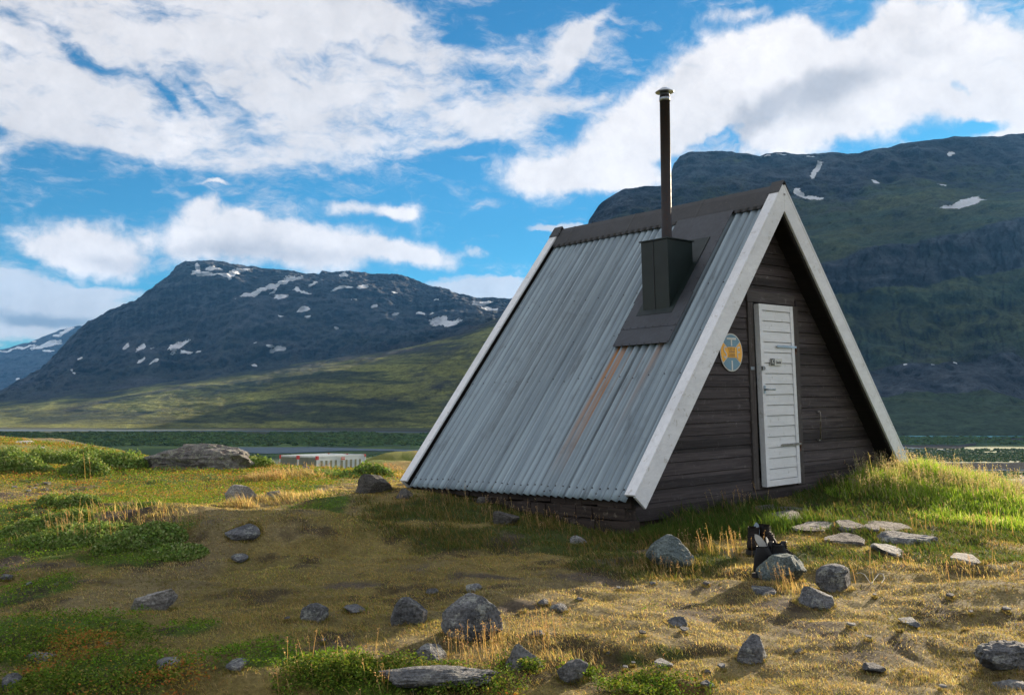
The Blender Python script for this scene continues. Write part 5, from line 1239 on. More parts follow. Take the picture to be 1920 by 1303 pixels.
boot('hiking_boot', 'dark brown laced hiking boot at the back left, blue grey insole in its top', 1412, 1036, .165, 250, M_leather, .27)
boot('hiking_boot', 'dark brown laced hiking boot at the back right of the pair in the grass', 1438, 1032, .16, 285, M_leather, .27)
boot('hiking_boot', 'black tall boot in front beside the greenish boulder, two pale insoles sticking out', 1446, 1085, .20, 15, M_blackb, .26, flare=.80)
boot('hiking_boot', 'black boot mostly hidden behind the greenish boulder', 1470, 1072, .17, 25, M_blackb, .26)
insole('blue grey insole sticking out of the rear left hiking boot', 1419, 1034, 979, 10, 6, M_insoleb, .13)
insole('long pale insole leaning left out of the front black boot', 1440, 1082, 1001, 10, -32, M_insole, .14)
insole('short pale insole upright behind the long one in the front black boot', 1446, 1078, 1006, 60, -4, M_insole, .12)
# thin white cord
pts = [(1606, 1086), (1614, 1082), (1622, 1086), (1629, 1097), (1634, 1103), (1640, 1094), (1648, 1086), (1655, 1085), (1658, 1092), (1652, 1104)]
pp = []
for (u, v) in pts: q = at(u, v); pp.append(Vector((q[0], q[1], q[2] + .025)))
sm = []
for i in range(len(pp) - 1):
    a, b, c_, d = pp[max(i - 1, 0)], pp[i], pp[i + 1], pp[min(i + 2, len(pp) - 1)]
    for t in (0, .25, .5, .75): sm.append(.5 * ((2 * b) + (c_ - a) * t + (2 * a - 5 * b + 4 * c_ - d) * t * t + (3 * b - a - 3 * c_ + d) * t ** 3))
sm.append(pp[-1])
o = MB().tube(sm, .0020, 6).build('cord', M_insole); tag(o, 'thin white cord curling on the grass right of the tilted boulder', 'cord')

# ------------------------------------------------------------------ two shipping containers below the knoll
M_cont = metal_mat('light grey container paint', (.52, .57, .58), (.44, .48, .50), .5, .1, None, 0, .4, 1.2)
M_cont2 = metal_mat('grey green container end', (.16, .18, .15), (.12, .14, .12), .5, .1, None, 0, .4, 1.2)
M_red = metal_mat('red corner casting', (.55, .03, .03), (.34, .03, .03), .5)
M_louv = metal_mat('olive louvre', (.16, .17, .10), (.12, .13, .08), .6)
def container(label, org, ang, w_, l, h, side_detail):
    t = bpy.data.objects.new('shipping_container', None); COL.objects.link(t); t.location = org; t.rotation_euler = (0, 0, ang)
    tag(t, label, 'container', 'shipping containers below the knoll')
    mb = MB(); hh = h - .12
    mb.box(.06, w_ - .06, .06, l - .06, .12, hh); mb.build('body', M_cont2, t)
    mb = MB()
    mb.box(0, w_, 0, .12, hh - .02, h); mb.box(0, w_, l - .12, l, hh - .02, h); mb.box(0, .12, .122, l - .122, hh - .02, h); mb.box(w_ - .12, w_, .122, l - .122, hh - .02, h)
    mb.box(0, w_, 0, .12, 0, .14); mb.box(0, w_, l - .12, l, 0, .14); mb.box(0, .12, .122, l - .122, 0, .14); mb.box(w_ - .12, w_, .122, l - .122, 0, .14)
    for x in (0, w_ - .12):
        for y in (0, l - .12): mb.box(x, x + .12, y, y + .12, .142, hh - .022)
    mb.build('frame', M_cont, t)
    mb = MB(); nr = 22
    for k in range(nr): y = .13 + k * (l - .26) / nr; mb.box(.13, w_ - .13, y, y + (l - .26) / nr * .55, hh + .002, hh + .05)
    mb.box(.13, w_ - .13, .13, l - .13, hh + .001 - .02, hh + .001); mb.build('roof', M_cont, t)
    for x in (-.01, w_ - .20):
        for y in (-.01, l - .20): MB().box(x, x + .21, y, y + .21, h - .32 if y < 0 else h - .22, h + .012).build('corner_casting', M_red, t)
    if side_detail:
        x = w_ - .02
        mb = MB(); mb.box(x - .03, x + .01, .122, l - .122, .142, hh - .022)
        mb.build('side_wall', M_cont, t)
        for k in range(9):
            y = .42 + k * (l - .9) / 9 + (.18 if k > 3 else 0)
            MB().box(x + .012, x + .03, y, y + .24, .45, hh - .28).build('louvre', M_louv, t)
        MB().box(x + .012, x + .05, l * .47, l * .47 + .06, .142, hh - .03).build('post', M_cont2, t)
        f = MB().box(w_ + .002, w_ + .02, l * .46, l * .46 + .62, h - .44, h - .12).build('sign_plate', M_signw, t)
        MB().box(w_ + .021, w_ + .026, l * .46 + .05, l * .46 + .57, h - .40, h - .30).build('red_band', M_red, f); MB().box(w_ + .021, w_ + .026, l * .46 + .05, l * .46 + .57, h - .25, h - .16).build('red_band', M_red, f)
    else:
        MB().box(-.002 - .02, -.002, .14, l - .14, .14, hh - .02).build('side_wall', M_cont, t)
    # end doors facing the knoll
    MB().box(.13, w_ / 2 - .01, -.005, .055, .15, hh - .03).build('door', M_cont2, t); MB().box(w_ / 2 + .01, w_ - .13, -.005, .055, .15, hh - .03).build('door', M_cont2, t)
    return t
ca = -.62
c0 = np.array([-20.9, 90.0]); ax = np.array([math.cos(ca), math.sin(ca)])
for k, lab in enumerate(['light grey shipping container with red corners, the left one of two, partly hidden', 'light grey shipping container with red corners and louvred side, right one of two']):
    o_ = c0 + ax * 2.42 * k
    container(lab, (o_[0], o_[1], EYE - 3.2 - 2.6), ca, 2.40, 6.06, 2.6, k == 1)

# ------------------------------------------------------------------ plants
def leaf_material(name, trans=.35, rough=.7):
    m = bpy.data.materials.new(name); m.use_nodes = True; n = N(m.node_tree)
    at_ = n.add('ShaderNodeAttribute', attribute_name='Col').outputs[0]
    d = n.add('ShaderNodeBsdfPrincipled'); n.put(d, 'Base Color', at_); n.put(d, 'Roughness', rough); n.put(d, 'Specular IOR Level', .12)
    t = n.add('ShaderNodeBsdfTranslucent'); n.put(t, 0, n.mix(1.0, at_, c4(1.25, 1.15, .7), 'MULTIPLY'))
    mx = n.add('ShaderNodeMixShader'); n.put(mx, 0, trans); n.put(mx, 1, d.outputs[0]); n.put(mx, 2, t.outputs[0])
    o = n.add('ShaderNodeOutputMaterial'); n.put(o, 0, mx.outputs[0]); return m
M_blade = leaf_material('grass blades', .45); M_leaf = leaf_material('heath leaves', .30, .8)
RG = np.random.RandomState(99)
def scatter(n_, r0, r1, a0=-36, a1=36, p=1.6):
    """random ground points, denser close by like 1/r^p"""
    q = RG.rand(n_); e = 2 - p
    r = (r0 ** e + q * (r1 ** e - r0 ** e)) ** (1 / e); a = np.radians(RG.uniform(a0, a1, n_))
    return np.sin(a) * r, np.cos(a) * r
HI = np.array(HM.inverted()); HA_ = np.array(HA)
def outside_hut(x, y, m=.02):
    d = np.stack([x - HA_[0], y - HA_[1], np.zeros_like(x)], 1); L = d @ HI.T
    return ~((np.abs(L[:, 0]) < 2.22 - m) & (L[:, 1] > .24 + m) & (L[:, 1] < L_ - .2))
def clear(x, y, m=.84):
    ok = outside_hut(x, y)
    for cx, cy, rx, ry in PRESS: ok &= ((x - cx) / (rx * m)) ** 2 + ((y - cy) / (ry * m)) ** 2 > 1
    return ok
def blades(name, label, cat, x, y, h, w_, col, lean=.5, segs=3, droop=.5, mat=None, wind=(-.25, -.1)):
    n_ = len(x); z = gz(x, y) - .004
    th = RG.uniform(0, 2 * np.pi, n_); fx, fy = np.cos(th), np.sin(th)             # facing of the flat side
    ld = RG.uniform(0, 2 * np.pi, n_); lm = lean * h * np.abs(RG.normal(.6, .5, n_))
    lx = np.cos(ld) * lm + wind[0] * h; ly = np.sin(ld) * lm + wind[1] * h
    P = []; ts = np.linspace(0, 1, segs + 1)
    for k, t in enumerate(ts):
        bx = x + lx * t ** 1.8; by = y + ly * t ** 1.8; bz = z + h * (t - droop * .35 * t * t * np.minimum(lm / np.maximum(h, 1e-4), 1.5))
        ww = w_ * (1 - t) ** .6 if k < segs else None
        if k < segs: P += [np.stack([bx - fx * ww / 2, by - fy * ww / 2, bz], 1), np.stack([bx + fx * ww / 2, by + fy * ww / 2, bz], 1)]
        else: P += [np.stack([bx, by, bz], 1)]
    m_ = len(P); V = np.stack(P, 1).reshape(-1, 3)
    f = []; cnt = []
    for k in range(segs - 1): f += [2 * k, 2 * k + 1, 2 * k + 3, 2 * k + 2]; cnt.append(4)
    f += [2 * segs - 2, 2 * segs - 1, 2 * segs]; cnt.append(3)
    F = (np.array(f)[None] + (np.arange(n_) * m_)[:, None]).reshape(-1)
    cc = np.repeat(np.clip(col, .004, .9)[:, None], m_, 1).copy()
    o = np_mesh(name, V, F, mat or M_blade, {'Col': cc.reshape(-1, 3)}, smooth=False, nper=np.tile(cnt, n_))
    tag(o, label, cat, kind='stuff'); return o
def vary(base, n_, s=.25, hue=.12):
    base = np.asarray(base, float); base = base if base.ndim == 2 else np.repeat(base[None], n_, 0)
    return base * RG.uniform(1 - s, 1 + s, (n_, 1)) * RG.uniform(1 - hue, 1 + hue, (n_, 3))
def pick(n_, cols, wts): return np.array(cols, float)[RG.choice(len(cols), n_, p=np.array(wts) / sum(wts))]

# 1 short turf everywhere
x, y = scatter(950000, 3.4, 26, -33, 33, 1.75)
he, gr, st, ba = masks(x, y)
r = np.hypot(x, y); tuft = fbm2(x / .16, y / .16, 3, 201) * .5 + .5; tuft2 = fbm2(x / .8, y / .8, 3, 203) * .5 + .5
keep = (RG.rand(len(x)) < (1 - .93 * he) * (1 - .85 * ba) * np.clip((tuft - .22) * 3.2, .25, 1)) & clear(x, y)
x, y, he, gr, st, r, tuft, tuft2 = [q[keep] for q in (x, y, he, gr, st, r, tuft, tuft2)]
n_ = len(x)
h = (.012 + .018 * tuft * RG.rand(n_) + .014 * np.clip(tuft2 - .5, 0, 1) * 2 + .02 * gr * RG.rand(n_)) * RG.uniform(.6, 1.4, n_)
lawn = pick(n_, [(.42, .30, .11), (.31, .275, .085), (.50, .38, .19), (.21, .23, .055), (.34, .20, .08)], [3, 3, 1.4, 1.6, .7])
straw = pick(n_, [(.40, .325, .155), (.51, .43, .24), (.30, .22, .10), (.24, .215, .06), (.17, .18, .04), (.33, .20, .11)], [4, 2.6, 2.0, 2.0, 1.4, .7])
green = pick(n_, [(.075, .115, .025), (.10, .125, .032), (.15, .13, .055), (.055, .09, .020), (.17, .13, .07)], [3, 2.5, 1.2, 2, .8])
tt = fbm2(x / .5, y / .5, 3, 207) * .5 + .5
dk = sstep(.54, .70, fbm2(x / .42, y / .30, 4, 209) * .5 + .5)
straw = straw * (1 - .50 * dk)[:, None] + np.array([.02, .025, .0]) * dk[:, None]
lawn = lawn * (1 - .3 * dk)[:, None]
lawn = lawn * (1 + .35 * (tt - .5))[:, None] + np.array([-.02, .012, -.008]) * np.clip((tt - .52) * 5, 0, 1)[:, None]
col = np.where((RG.rand(n_) < st)[:, None], straw, np.where((RG.rand(n_) < gr)[:, None], green, lawn))
blades('lawn_grass', 'short dry turf covering the whole knoll in front of the hut', 'grass', x, y, h, np.maximum(.0022, .00062 * r) * RG.uniform(.7, 1.3, n_), vary(col, n_, .34), 1.5, 2, .6)

# 2 longer grass on the banks round the hut and in the green zones
x, y = scatter(200000, 5.0, 17, -12, 31, 1.0)
he, gr, st, ba = masks(x, y)
cl = fbm2(x / .30, y / .30, 3, 211) * .5 + .5
keep = (RG.rand(len(x)) < gr * np.clip((cl - .25) * 2.6, .1, 1)) & clear(x, y); x, y, cl = x[keep], y[keep], cl[keep]; n_ = len(x); r = np.hypot(x, y)
loc = np.stack([x - HA_[0], y - HA_[1], np.zeros(n_)], 1) @ HI.T
wallp = np.exp(-((loc[:, 1] - 0.0) / .9) ** 2) * (np.abs(loc[:, 0]) < 2.6)            # along the gable
h = (.05 + .11 * cl * RG.rand(n_)) * RG.uniform(.6, 1.4, n_) * (1 + .45 * wallp)
h *= np.where((loc[:, 0] < -2.05), .60, 1) * (1 - .50 * sstep(-.7, -1.5, loc[:, 1]))
doorway = np.exp(-((loc[:, 0] - .1) / .7) ** 2 - ((loc[:, 1] + .1) / 1.0) ** 2); h *= (1 - .45 * doorway)
gcol = pick(n_, [(.060, .110, .020), (.085, .125, .028), (.13, .125, .045), (.045, .085, .018), (.20, .15, .075)], [3.2, 2.5, 1.4, 2, .9])
bcol = pick(n_, [(.12, .12, .035), (.19, .14, .055), (.24, .17, .08), (.08, .09, .025)], [2.4, 2.2, 1.3, 1.6])
side = (loc[:, 0] < -2.1) | (loc[:, 1] > 1.2)
col = np.where((side & (RG.rand(n_) < .9))[:, None], bcol, gcol)
blades('long_grass', 'longer green and brown grass on the banks around the hut', 'grass', x, y, h, np.maximum(.003, .00085 * r) * RG.uniform(.7, 1.3, n_), vary(col, n_, .25), .75, 3, .7)

# 3 tall seeding grass on the mound right of the hut
def tall_patch(cnt, cx, cy, rx, ry, hmin, hmax, cols, wts, wth=.0035, fade=True):
    a = RG.uniform(0, 2 * np.pi, cnt); q = np.sqrt(RG.rand(cnt)); x = cx + rx * q * np.cos(a); y = cy + ry * q * np.sin(a)
    cl = fbm2(x / .35, y / .35, 3, 221) * .5 + .5; k = (RG.rand(cnt) < np.clip((cl - .2) * 2.4, .15, 1)) & clear(x, y); x, y, q, cl = x[k], y[k], q[k], cl[k]
    h = RG.uniform(hmin, hmax, len(x)) * (1 - .55 * q ** 2 * fade) * (.65 + .6 * cl)
    return x, y, h, pick(len(x), cols, wts)
TC = [(.24, .40, .045), (.32, .46, .06), (.15, .27, .034), (.42, .44, .16), (.52, .48, .30)]; TW = [3, 2.6, 2, 1.3, .8]
parts = [tall_patch(34000, 4.65, 10.75, 1.1, .85, .10, .30, TC, TW), tall_patch(12000, 3.9, 10.2, .7, .45, .05, .15, TC, TW), tall_patch(30000, 5.3, 10.2, 1.3, 1.1, .07, .21, TC, TW), tall_patch(26000, 6.6, 11.6, 1.9, 1.6, .04, .15, TC + [(.34, .36, .22)], TW + [1.5]),
         tall_patch(9000, 5.3, 12.3, 1.4, .8, .06, .18, TC, TW), tall_patch(14000, 4.7, 9.3, 1.1, .8, .05, .15, TC, TW), tall_patch(5200, 1.95, 8.35, .9, .40, .06, .17, [(.07, .13, .022), (.10, .14, .03), (.05, .10, .02)], [2, 1, 1]), tall_patch(3000, 1.2, 8.25, .45, .25, .06, .16, [(.07, .12, .022), (.12, .12, .04)], [2, 1])]
x, y, h, col = [np.concatenate(q) for q in zip(*parts)]; n_ = len(x); r = np.hypot(x, y)
blades('tall_grass', 'tall sunlit green grass on the mound at the right side of the hut', 'grass', x, y, h, np.maximum(.0035, .0008 * r) * RG.uniform(.7, 1.3, n_), vary(col, n_, .22), .55, 4, .8, wind=(-.10, -.05))
# seed heads on thin stalks
def seed_stalks(name, label, x, y, h, stalk, head, hl=.10, spread=.012, per=16, lean=.28, sw=.0022):
    n_ = len(x); z = gz(x, y); ld = RG.uniform(0, 2 * np.pi, n_); lm = lean * h * RG.rand(n_); r = np.hypot(x, y); sw_ = np.maximum(sw, .00045 * r)
    tx, ty, tz = x + np.cos(ld) * lm - .10 * h, y + np.sin(ld) * lm, z + h
    V, F, C = [], [], []; th = RG.uniform(0, np.pi, n_); fx, fy = np.cos(th) * sw_ / 2, np.sin(th) * sw_ / 2
    mx_, my_, mz_ = (x * .55 + tx * .45), (y * .55 + ty * .45), z + h * .55
    st_ = np.stack([np.stack([x - fx, y - fy, z], 1), np.stack([x + fx, y + fy, z], 1), np.stack([mx_ - fx * .8, my_ - fy * .8, mz_], 1), np.stack([mx_ + fx * .8, my_ + fy * .8, mz_], 1), np.stack([tx - fx * .4, ty - fy * .4, tz], 1), np.stack([tx + fx * .4, ty + fy * .4, tz], 1)], 1)
    V.append(st_.reshape(-1, 3)); b = (np.arange(n_) * 6)[:, None]; F.append((np.array([[0, 1, 3, 2, 2, 3, 5, 4]]) + b).reshape(-1)); C.append(np.repeat(vary(stalk, n_, .2), 6, 0)); base = n_ * 6
    m_ = n_ * per; q = RG.rand(n_, per); hl_ = hl * (h / h.mean())[:, None] * 1.0
    t = 1 - q * hl_ / h[:, None]; sp_ = spread * np.sin(np.pi * np.clip(q * .9 + .1, 0, 1))
    dx_, dy_, dz_ = RG.normal(0, 1, (3, n_, per)) * sp_
    cx = (mx_[:, None] + (tx - mx_)[:, None] * np.clip((t - .55) / .45, 0, 1.05)) + dx_; cy = (my_[:, None] + (ty - my_)[:, None] * np.clip((t - .55) / .45, 0, 1.05)) + dy_; cz = z[:, None] + h[:, None] * t + dz_ * .8
    c_ = np.stack([cx, cy, cz], -1).reshape(-1, 3); s_ = (np.maximum(.0032, .00050 * np.repeat(r, per)) * RG.uniform(.7, 1.4, m_))[:, None]
    u_ = RG.normal(size=(m_, 3)); u_ /= np.linalg.norm(u_, axis=1, keepdims=True); w2 = np.cross(u_, RG.normal(size=(m_, 3))); w2 /= np.linalg.norm(w2, axis=1, keepdims=True)
    q4 = np.stack([c_ - u_ * s_, c_ + w2 * s_ * .45, c_ + u_ * s_, c_ - w2 * s_ * .45], 1).reshape(-1, 3)
    V.append(q4); F.append((np.array([[0, 1, 2, 3]]) + (np.arange(m_) * 4)[:, None] + base).reshape(-1)); C.append(np.repeat(vary(head, m_, .25), 4, 0))
    o = np_mesh(name, np.concatenate(V), np.concatenate(F), M_blade, {'Col': np.clip(np.concatenate(C), 0, .9)}, smooth=False, nper=4)
    tag(o, label, 'grass', kind='stuff')
def ellpts(cnt, cx, cy, rx, ry):
    a = RG.uniform(0, 2 * np.pi, cnt); q = np.sqrt(RG.rand(cnt)); return cx + rx * q * np.cos(a), cy + ry * q * np.sin(a)
xs, ys, hs = [], [], []
for cnt, cx, cy, rx, ry, h0, h1 in [(420, 4.6, 10.6, 1.0, .7, .20, .35), (110, 3.9, 10.2, .6, .35, .13, .26), (380, 5.4, 10.3, 1.2, 1.0, .14, .27), (420, 6.5, 11.5, 1.9, 1.5, .08, .18), (120, 5.2, 11.9, .8, .6, .14, .24)]:
    a, b = ellpts(cnt, cx, cy, rx, ry); xs.append(a); ys.append(b); hs.append(RG.uniform(h0, h1, cnt))
x, y, h = map(np.concatenate, (xs, ys, hs)); k = clear(x, y); x, y, h = x[k], y[k], h[k]
seed_stalks('seeding_grass', 'pinkish seed heads nodding above the tall grass right of the hut', x, y, h, (.30, .28, .12), pick(len(x) * 16, [(.42, .32, .24), (.52, .45, .33), (.36, .26, .20)], [2, 2, 1]))
xs, ys, hs = [], [], []
for (u, v, ru, cnt, h0, h1) in [(1330, 1035, 60, 34, .10, .22), (1390, 1045, 40, 26, .10, .2), (1240, 1072, 60, 40, .06, .14), (1460, 1104, 45, 50, .06, .16), (1350, 950, 100, 60, .10, .24), (900, 955, 200, 80, .08, .18), (940, 1230, 90, 60, .07, .15), (880, 1250, 60, 24, .08, .16), (640, 1270, 150, 24, .08, .18), (1000, 1200, 60, 40, .06, .14),
                                (200, 1000, 120, 60, .10, .26), (330, 995, 60, 40, .06, .14), (570, 895, 60, 60, .12, .3), (500, 905, 40, 80, .12, .28), (730, 890, 30, 60, .10, .26), (1750, 1090, 160, 50, .06, .14), (1080, 985, 100, 60, .06, .15), (200, 905, 40, 2, .4, .65), (1800, 1000, 100, 30, .10, .22)]:
    c_ = at(u, v); rx = ru / FPX * c_[1]; a, b = ellpts(cnt, c_[0], c_[1], rx, rx * .7); xs.append(a); ys.append(b); hs.append(RG.uniform(h0, h1, cnt))
x, y, h = map(np.concatenate, (xs, ys, hs)); k = clear(x, y, 1.05); x, y, h = x[k], y[k], h[k]
seed_stalks('dry_grass_stalks', 'thin dry seed stalks scattered over the lawn and heath', x, y, h, (.34, .24, .11), pick(len(x) * 10, [(.40, .25, .14), (.50, .38, .22), (.36, .20, .14)], [2, 2, 1]), hl=.05, spread=.006, per=10, sw=.0018)
# golden tussocks left of the hut and beside the foreground boulders
xs, ys, hs = [], [], []
for (u, v, ru, cnt, h0, h1) in [(560, 897, 60, 3200, .10, .26), (500, 900, 36, 1800, .12, .28), (735, 893, 36, 1500, .10, .22), (540, 935, 70, 1500, .06, .16), (930, 1222, 95, 600, .03, .09), (1060, 1235, 60, 500, .04, .09), (170, 985, 140, 380, .08, .22), (300, 985, 60, 300, .05, .12), (1420, 1080, 80, 500, .03, .08), (1250, 1078, 90, 700, .04, .09), (1480, 1106, 50, 500, .04, .10), (760, 1262, 160, 700, .04, .10), (1850, 1075, 100, 900, .02, .07), (450, 950, 30, 500, .06, .16), (1700, 1056, 70, 500, .02, .06)]:
    c_ = at(u, v); rx = ru / FPX * c_[1]; a, b = ellpts(int(cnt * .8), c_[0], c_[1], rx * 1.25, rx * 1.0); q = ((a - c_[0]) / (rx * 1.25)) ** 2 + ((b - c_[1]) / rx) ** 2; xs.append(a); ys.append(b); hs.append(RG.uniform(h0, h1, len(a)) * (1 - .7 * q) * (.5 + .8 * np.clip(fbm2(a / .3, b / .3, 3, 263) + .3, 0, 1)))
x, y, h = map(np.concatenate, (xs, ys, hs)); k = clear(x, y); x, y, h = x[k], y[k], h[k]; n_ = len(x); r = np.hypot(x, y)
blades('straw_tussocks', 'golden dry tussock grass catching the sun', 'grass', x, y, h, np.maximum(.003, .0008 * r) * RG.uniform(.6, 1.2, n_), vary(pick(n_, [(.42, .32, .15), (.50, .40, .22), (.30, .22, .09), (.24, .24, .07)], [3, 2, 1.5, 1.2]), n_, .2), .6, 3, .8)

# tufts growing up against every stone
xs, ys, hs = [], [], []
for cx, cy, rx, ry in PRESS:
    if rx > .6 or cy > 16: continue
    k_ = int(160 + 2600 * rx); a = RG.uniform(0, 2 * np.pi, k_); q = RG.uniform(.90, 1.22, k_); xs.append(cx + rx * q * np.cos(a)); ys.append(cy + ry * q * np.sin(a)); hs.append(RG.uniform(.012, .05, k_) * (.6 + 1.2 * rx) * (.45 + .9 * (vn2(a * 1.6, a * 0 + cx * 9, 5))))
x, y, h = map(np.concatenate, (xs, ys, hs)); k = outside_hut(x, y); x, y, h = x[k], y[k], h[k]; n_ = len(x); r = np.hypot(x, y); he, gr, st, ba = masks(x, y)
col = np.where((RG.rand(n_) < st * .8)[:, None], pick(n_, [(.38, .30, .14), (.28, .22, .09), (.22, .21, .06)], [2, 2, 1]), pick(n_, [(.20, .17, .055), (.13, .15, .035), (.26, .19, .08)], [2, 2, 1.4]))
blades('tuft_rim', 'little grass tufts grown up round the feet of the stones', 'grass', x, y, h, np.maximum(.0026, .0007 * r), vary(col, n_, .3), .9, 3, .7)

# 4 heath mats: crowberry and bilberry, little leaves in low cushions
def leaves(name, label, x, y, hmax, size, col, up=.55, mat=None, group=None):
    n_ = len(x); r = np.hypot(x, y)
    bump_ = np.clip(fbm2(x / .22, y / .22, 3, 231) * .5 + .5, 0, 1)
    z = gz(x, y) + hmax * (RG.rand(n_) ** .6) * (.25 + 1.0 * bump_)
    s = (np.maximum(size, .0009 * r) * RG.uniform(.6, 1.4, n_))[:, None]
    u_ = RG.normal(size=(n_, 3)); u_[:, 2] = np.abs(u_[:, 2]) * up; u_ /= np.linalg.norm(u_, axis=1, keepdims=True)
    w2 = np.cross(u_, RG.normal(size=(n_, 3))); w2 /= np.linalg.norm(w2, axis=1, keepdims=True)
    c_ = np.stack([x, y, z], 1)
    V = np.stack([c_ - u_ * s * .3, c_ + u_ * s * .5 + w2 * s * .42, c_ + u_ * s * 1.25, c_ + u_ * s * .5 - w2 * s * .42], 1).reshape(-1, 3)
    F = (np.array([[0, 1, 2, 3]]) + (np.arange(n_) * 4)[:, None]).reshape(-1)
    o = np_mesh(name, V, F, mat or M_leaf, {'Col': np.clip(np.repeat(col, 4, 0), .003, .9)}, smooth=False, nper=4)
    return tag(o, label, 'shrubs', kind='stuff')
x, y = scatter(1100000, 3.4, 62, -33, 20, 1.55)
he, gr, st, ba = masks(x, y)
d_ = fbm2(x / .12, y / .12, 2, 241) * .5 + .5
keep = (RG.rand(len(x)) < he * np.clip((d_ - .1) * 2.2, .2, 1)) & clear(x, y); x, y = x[keep], y[keep]; n_ = len(x); r = np.hypot(x, y)
hc = fbm2(x / .9, y / .9, 4, 243) * .5 + .5
cg = pick(n_, [(.10, .19, .016), (.15, .25, .022), (.19, .28, .035), (.075, .135, .016), (.14, .14, .03)], [3, 3, 1.6, 2, .8])
co_ = pick(n_, [(.36, .19, .045), (.26, .22, .04), (.16, .20, .03), (.30, .09, .045), (.42, .32, .09)], [2, 2.4, 2.4, .8, .8])
po = np.clip((hc - .50) * 6, 0, .9) * .55 + sstep(9.5, 14, r) * .42
po = np.where((r < 7), po * .45, po)
col = np.where((RG.rand(n_) < po)[:, None], co_, cg)
leaves('heath_mat', 'low green and rusty crowberry heath in cushions over the left of the knoll', x, y, np.where(r < 12, .065, .11), .0085, vary(col, n_, .3))
xs, ys = [], []
for (u, v, ru, cnt) in [(620, 1290, 90, 9000), (740, 1296, 120, 12000), (700, 1270, 60, 4000), (880, 1300, 90, 5000), (1230, 1296, 90, 6000), (1090, 1272, 26, 1200), (985, 1262, 30, 1600), (120, 1220, 160, 9000), (60, 1290, 90, 7000), (250, 1290, 120, 7000)]:
    c_ = at(u, v); rx = ru / FPX * c_[1] * 1.25; a, b = ellpts(cnt, c_[0], c_[1], rx, rx * .62); q = ((a - c_[0]) / rx) ** 2 + ((b - c_[1]) / (rx * .62)) ** 2; kq = RG.rand(cnt) > q * .8 - .25 * fbm2(a / .2, b / .2, 3, 265); xs.append(a[kq]); ys.append(b[kq])
x, y = map(np.concatenate, (xs, ys)); kk = (fbm2(x / .15, y / .15, 3, 261) + .30 * RG.rand(len(x)) > -.02) & clear(x, y, .8); x, y = x[kk], y[kk]; n_ = len(x)
sun_ = y < 99
leaves('bilberry_sprigs', 'bright green bilberry sprigs with a few rusty leaves along the front of the lawn', x, y, .075, .0085, vary(np.where((RG.rand(n_) < .9 * sstep(.52, .72, fbm2(x / .35, y / .35, 3, 267) * .5 + .5))[:, None], pick(n_, [(.34, .13, .035), (.30, .24, .05), (.22, .17, .04)], [2, 2, 1]), pick(n_, [(.10, .16, .02), (.14, .20, .026), (.06, .10, .014), (.26, .22, .06)], [4, 3, 2.4, 1.2])), n_, .25))
# 5 willow scrub on the left knoll
xs, ys, hs = [], [], []
for (u, v, ru, cnt, h) in [(100, 876, 60, 5200, .42), (150, 870, 50, 4200, .40), (215, 880, 75, 5500, .40), (30, 888, 70, 5000, .34), (20, 862, 40, 4000, .4), (160, 895, 50, 4000, .3), (480, 880, 36, 1600, .3), (600, 893, 80, 2000, .12), (545, 890, 40, 1200, .14), (700, 892, 40, 1500, .25), (262, 1022, 88, 15000, .15), (150, 1015, 120, 9000, .10), (80, 990, 90, 7000, .10), (130, 950, 60, 4200, .12), (330, 1040, 60, 3000, .06)]:
    c_ = at(u, v); rx = ru / FPX * c_[1]; a, b = ellpts(cnt, c_[0], c_[1], rx, rx * .55)
    q = np.sqrt(((a - c_[0]) / rx) ** 2 + ((b - c_[1]) / (rx * .55)) ** 2); hh = h * np.sqrt(np.clip(1 - q ** 2, 0, 1)) * (.5 + .8 * (fbm2(a / (h * 1.2), b / (h * 1.2), 3, 251) * .5 + .5)); xs.append(a); ys.append(b); hs.append(hh)
x, y, hh = map(np.concatenate, (xs, ys, hs)); k = clear(x, y, 1.0); x, y, hh = x[k], y[k], hh[k]; n_ = len(x)
r = np.hypot(x, y); z = gz(x, y) + hh * RG.rand(n_) ** .5 * RG.uniform(.7, 1.3, n_)
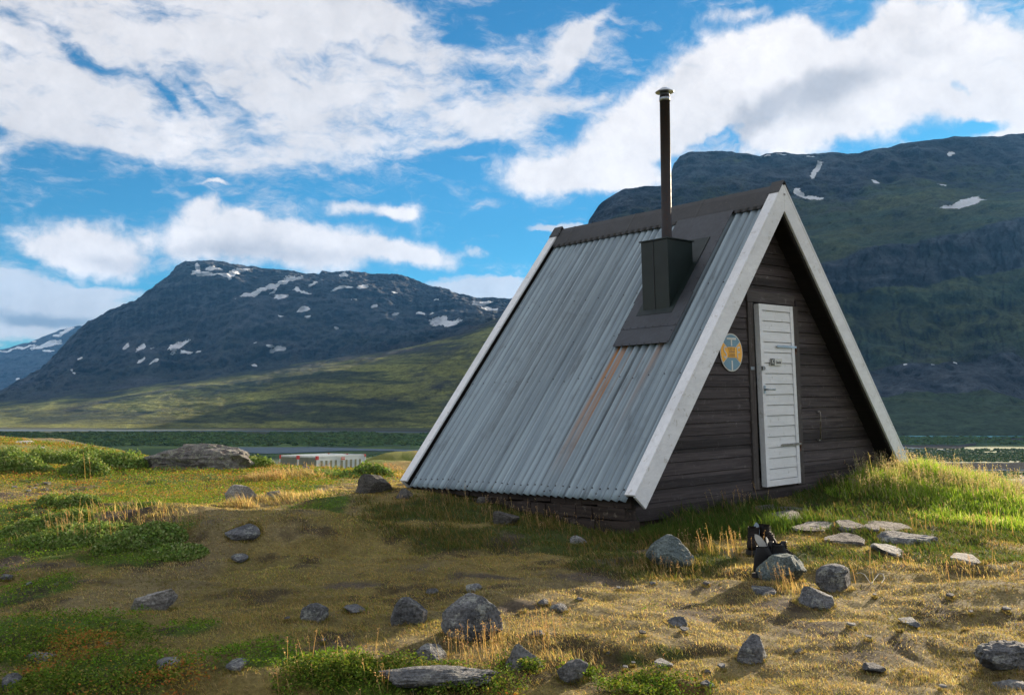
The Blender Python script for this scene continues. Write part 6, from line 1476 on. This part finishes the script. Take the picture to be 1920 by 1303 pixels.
s = (np.where(r > 12, .030, .013) * RG.uniform(.6, 1.3, n_))[:, None]; u_ = RG.normal(size=(n_, 3)); u_[:, 2] = np.abs(u_[:, 2]); u_ /= np.linalg.norm(u_, axis=1, keepdims=True); w2 = np.cross(u_, RG.normal(size=(n_, 3))); w2 /= np.linalg.norm(w2, axis=1, keepdims=True); c_ = np.stack([x, y, z], 1)
V = np.stack([c_ - u_ * s, c_ + w2 * s * .6, c_ + u_ * s, c_ - w2 * s * .6], 1).reshape(-1, 3)
tag(np_mesh('willow_scrub', V, (np.array([[0, 1, 2, 3]]) + (np.arange(n_) * 4)[:, None]).reshape(-1), M_leaf, {'Col': np.clip(np.repeat(vary(pick(n_, [(.15, .23, .055), (.20, .28, .08), (.10, .16, .04), (.30, .35, .16)], [3, 2, 2, 1]), n_, .25), 4, 0), 0, .9)}, smooth=False, nper=4),
    'grey green willow scrub growing on the left of the knoll and above the containers', 'shrubs', kind='stuff')
# loose litter: dead stems and dark turf crumbs
x, y = scatter(60000, 3.6, 15, -33, 33, 1.7); k = clear(x, y); x, y = x[k], y[k]; n_ = len(x); r = np.hypot(x, y)
blades('grass_litter', 'flattened dead straw lying on the turf', 'grass', x, y, RG.uniform(.006, .016, n_), np.maximum(.0025, .0007 * r), vary(pick(n_, [(.34, .27, .15), (.12, .085, .055), (.40, .33, .21), (.08, .06, .04)], [2, 1.6, 1, 1.5]), n_, .2), 5.0, 2, .1)

# ------------------------------------------------------------------ mountain air
HX0, HX1, HY0, HY1, HZ0, HZ1 = -19000, 19000, -600, 19000, EYE - 160, 2600
mb = MB().box(HX0, HX1, HY0, HY1, HZ0, HZ1); hz = mb.build('haze', None)
m = bpy.data.materials.new('haze air'); m.use_nodes = True; n = N(m.node_tree)
v = n.add('ShaderNodeVolumePrincipled'); v.inputs['Color'].default_value = (.15, .46, 1.0, 1); v.inputs['Density'].default_value = HAZE; v.inputs['Anisotropy'].default_value = .25
o = n.add('ShaderNodeOutputMaterial'); n.t.links.new(v.outputs[0], o.inputs['Volume']); hz.data.materials.append(m)
tag(hz, 'thin blue mountain air over the whole valley', 'haze', kind='stuff')
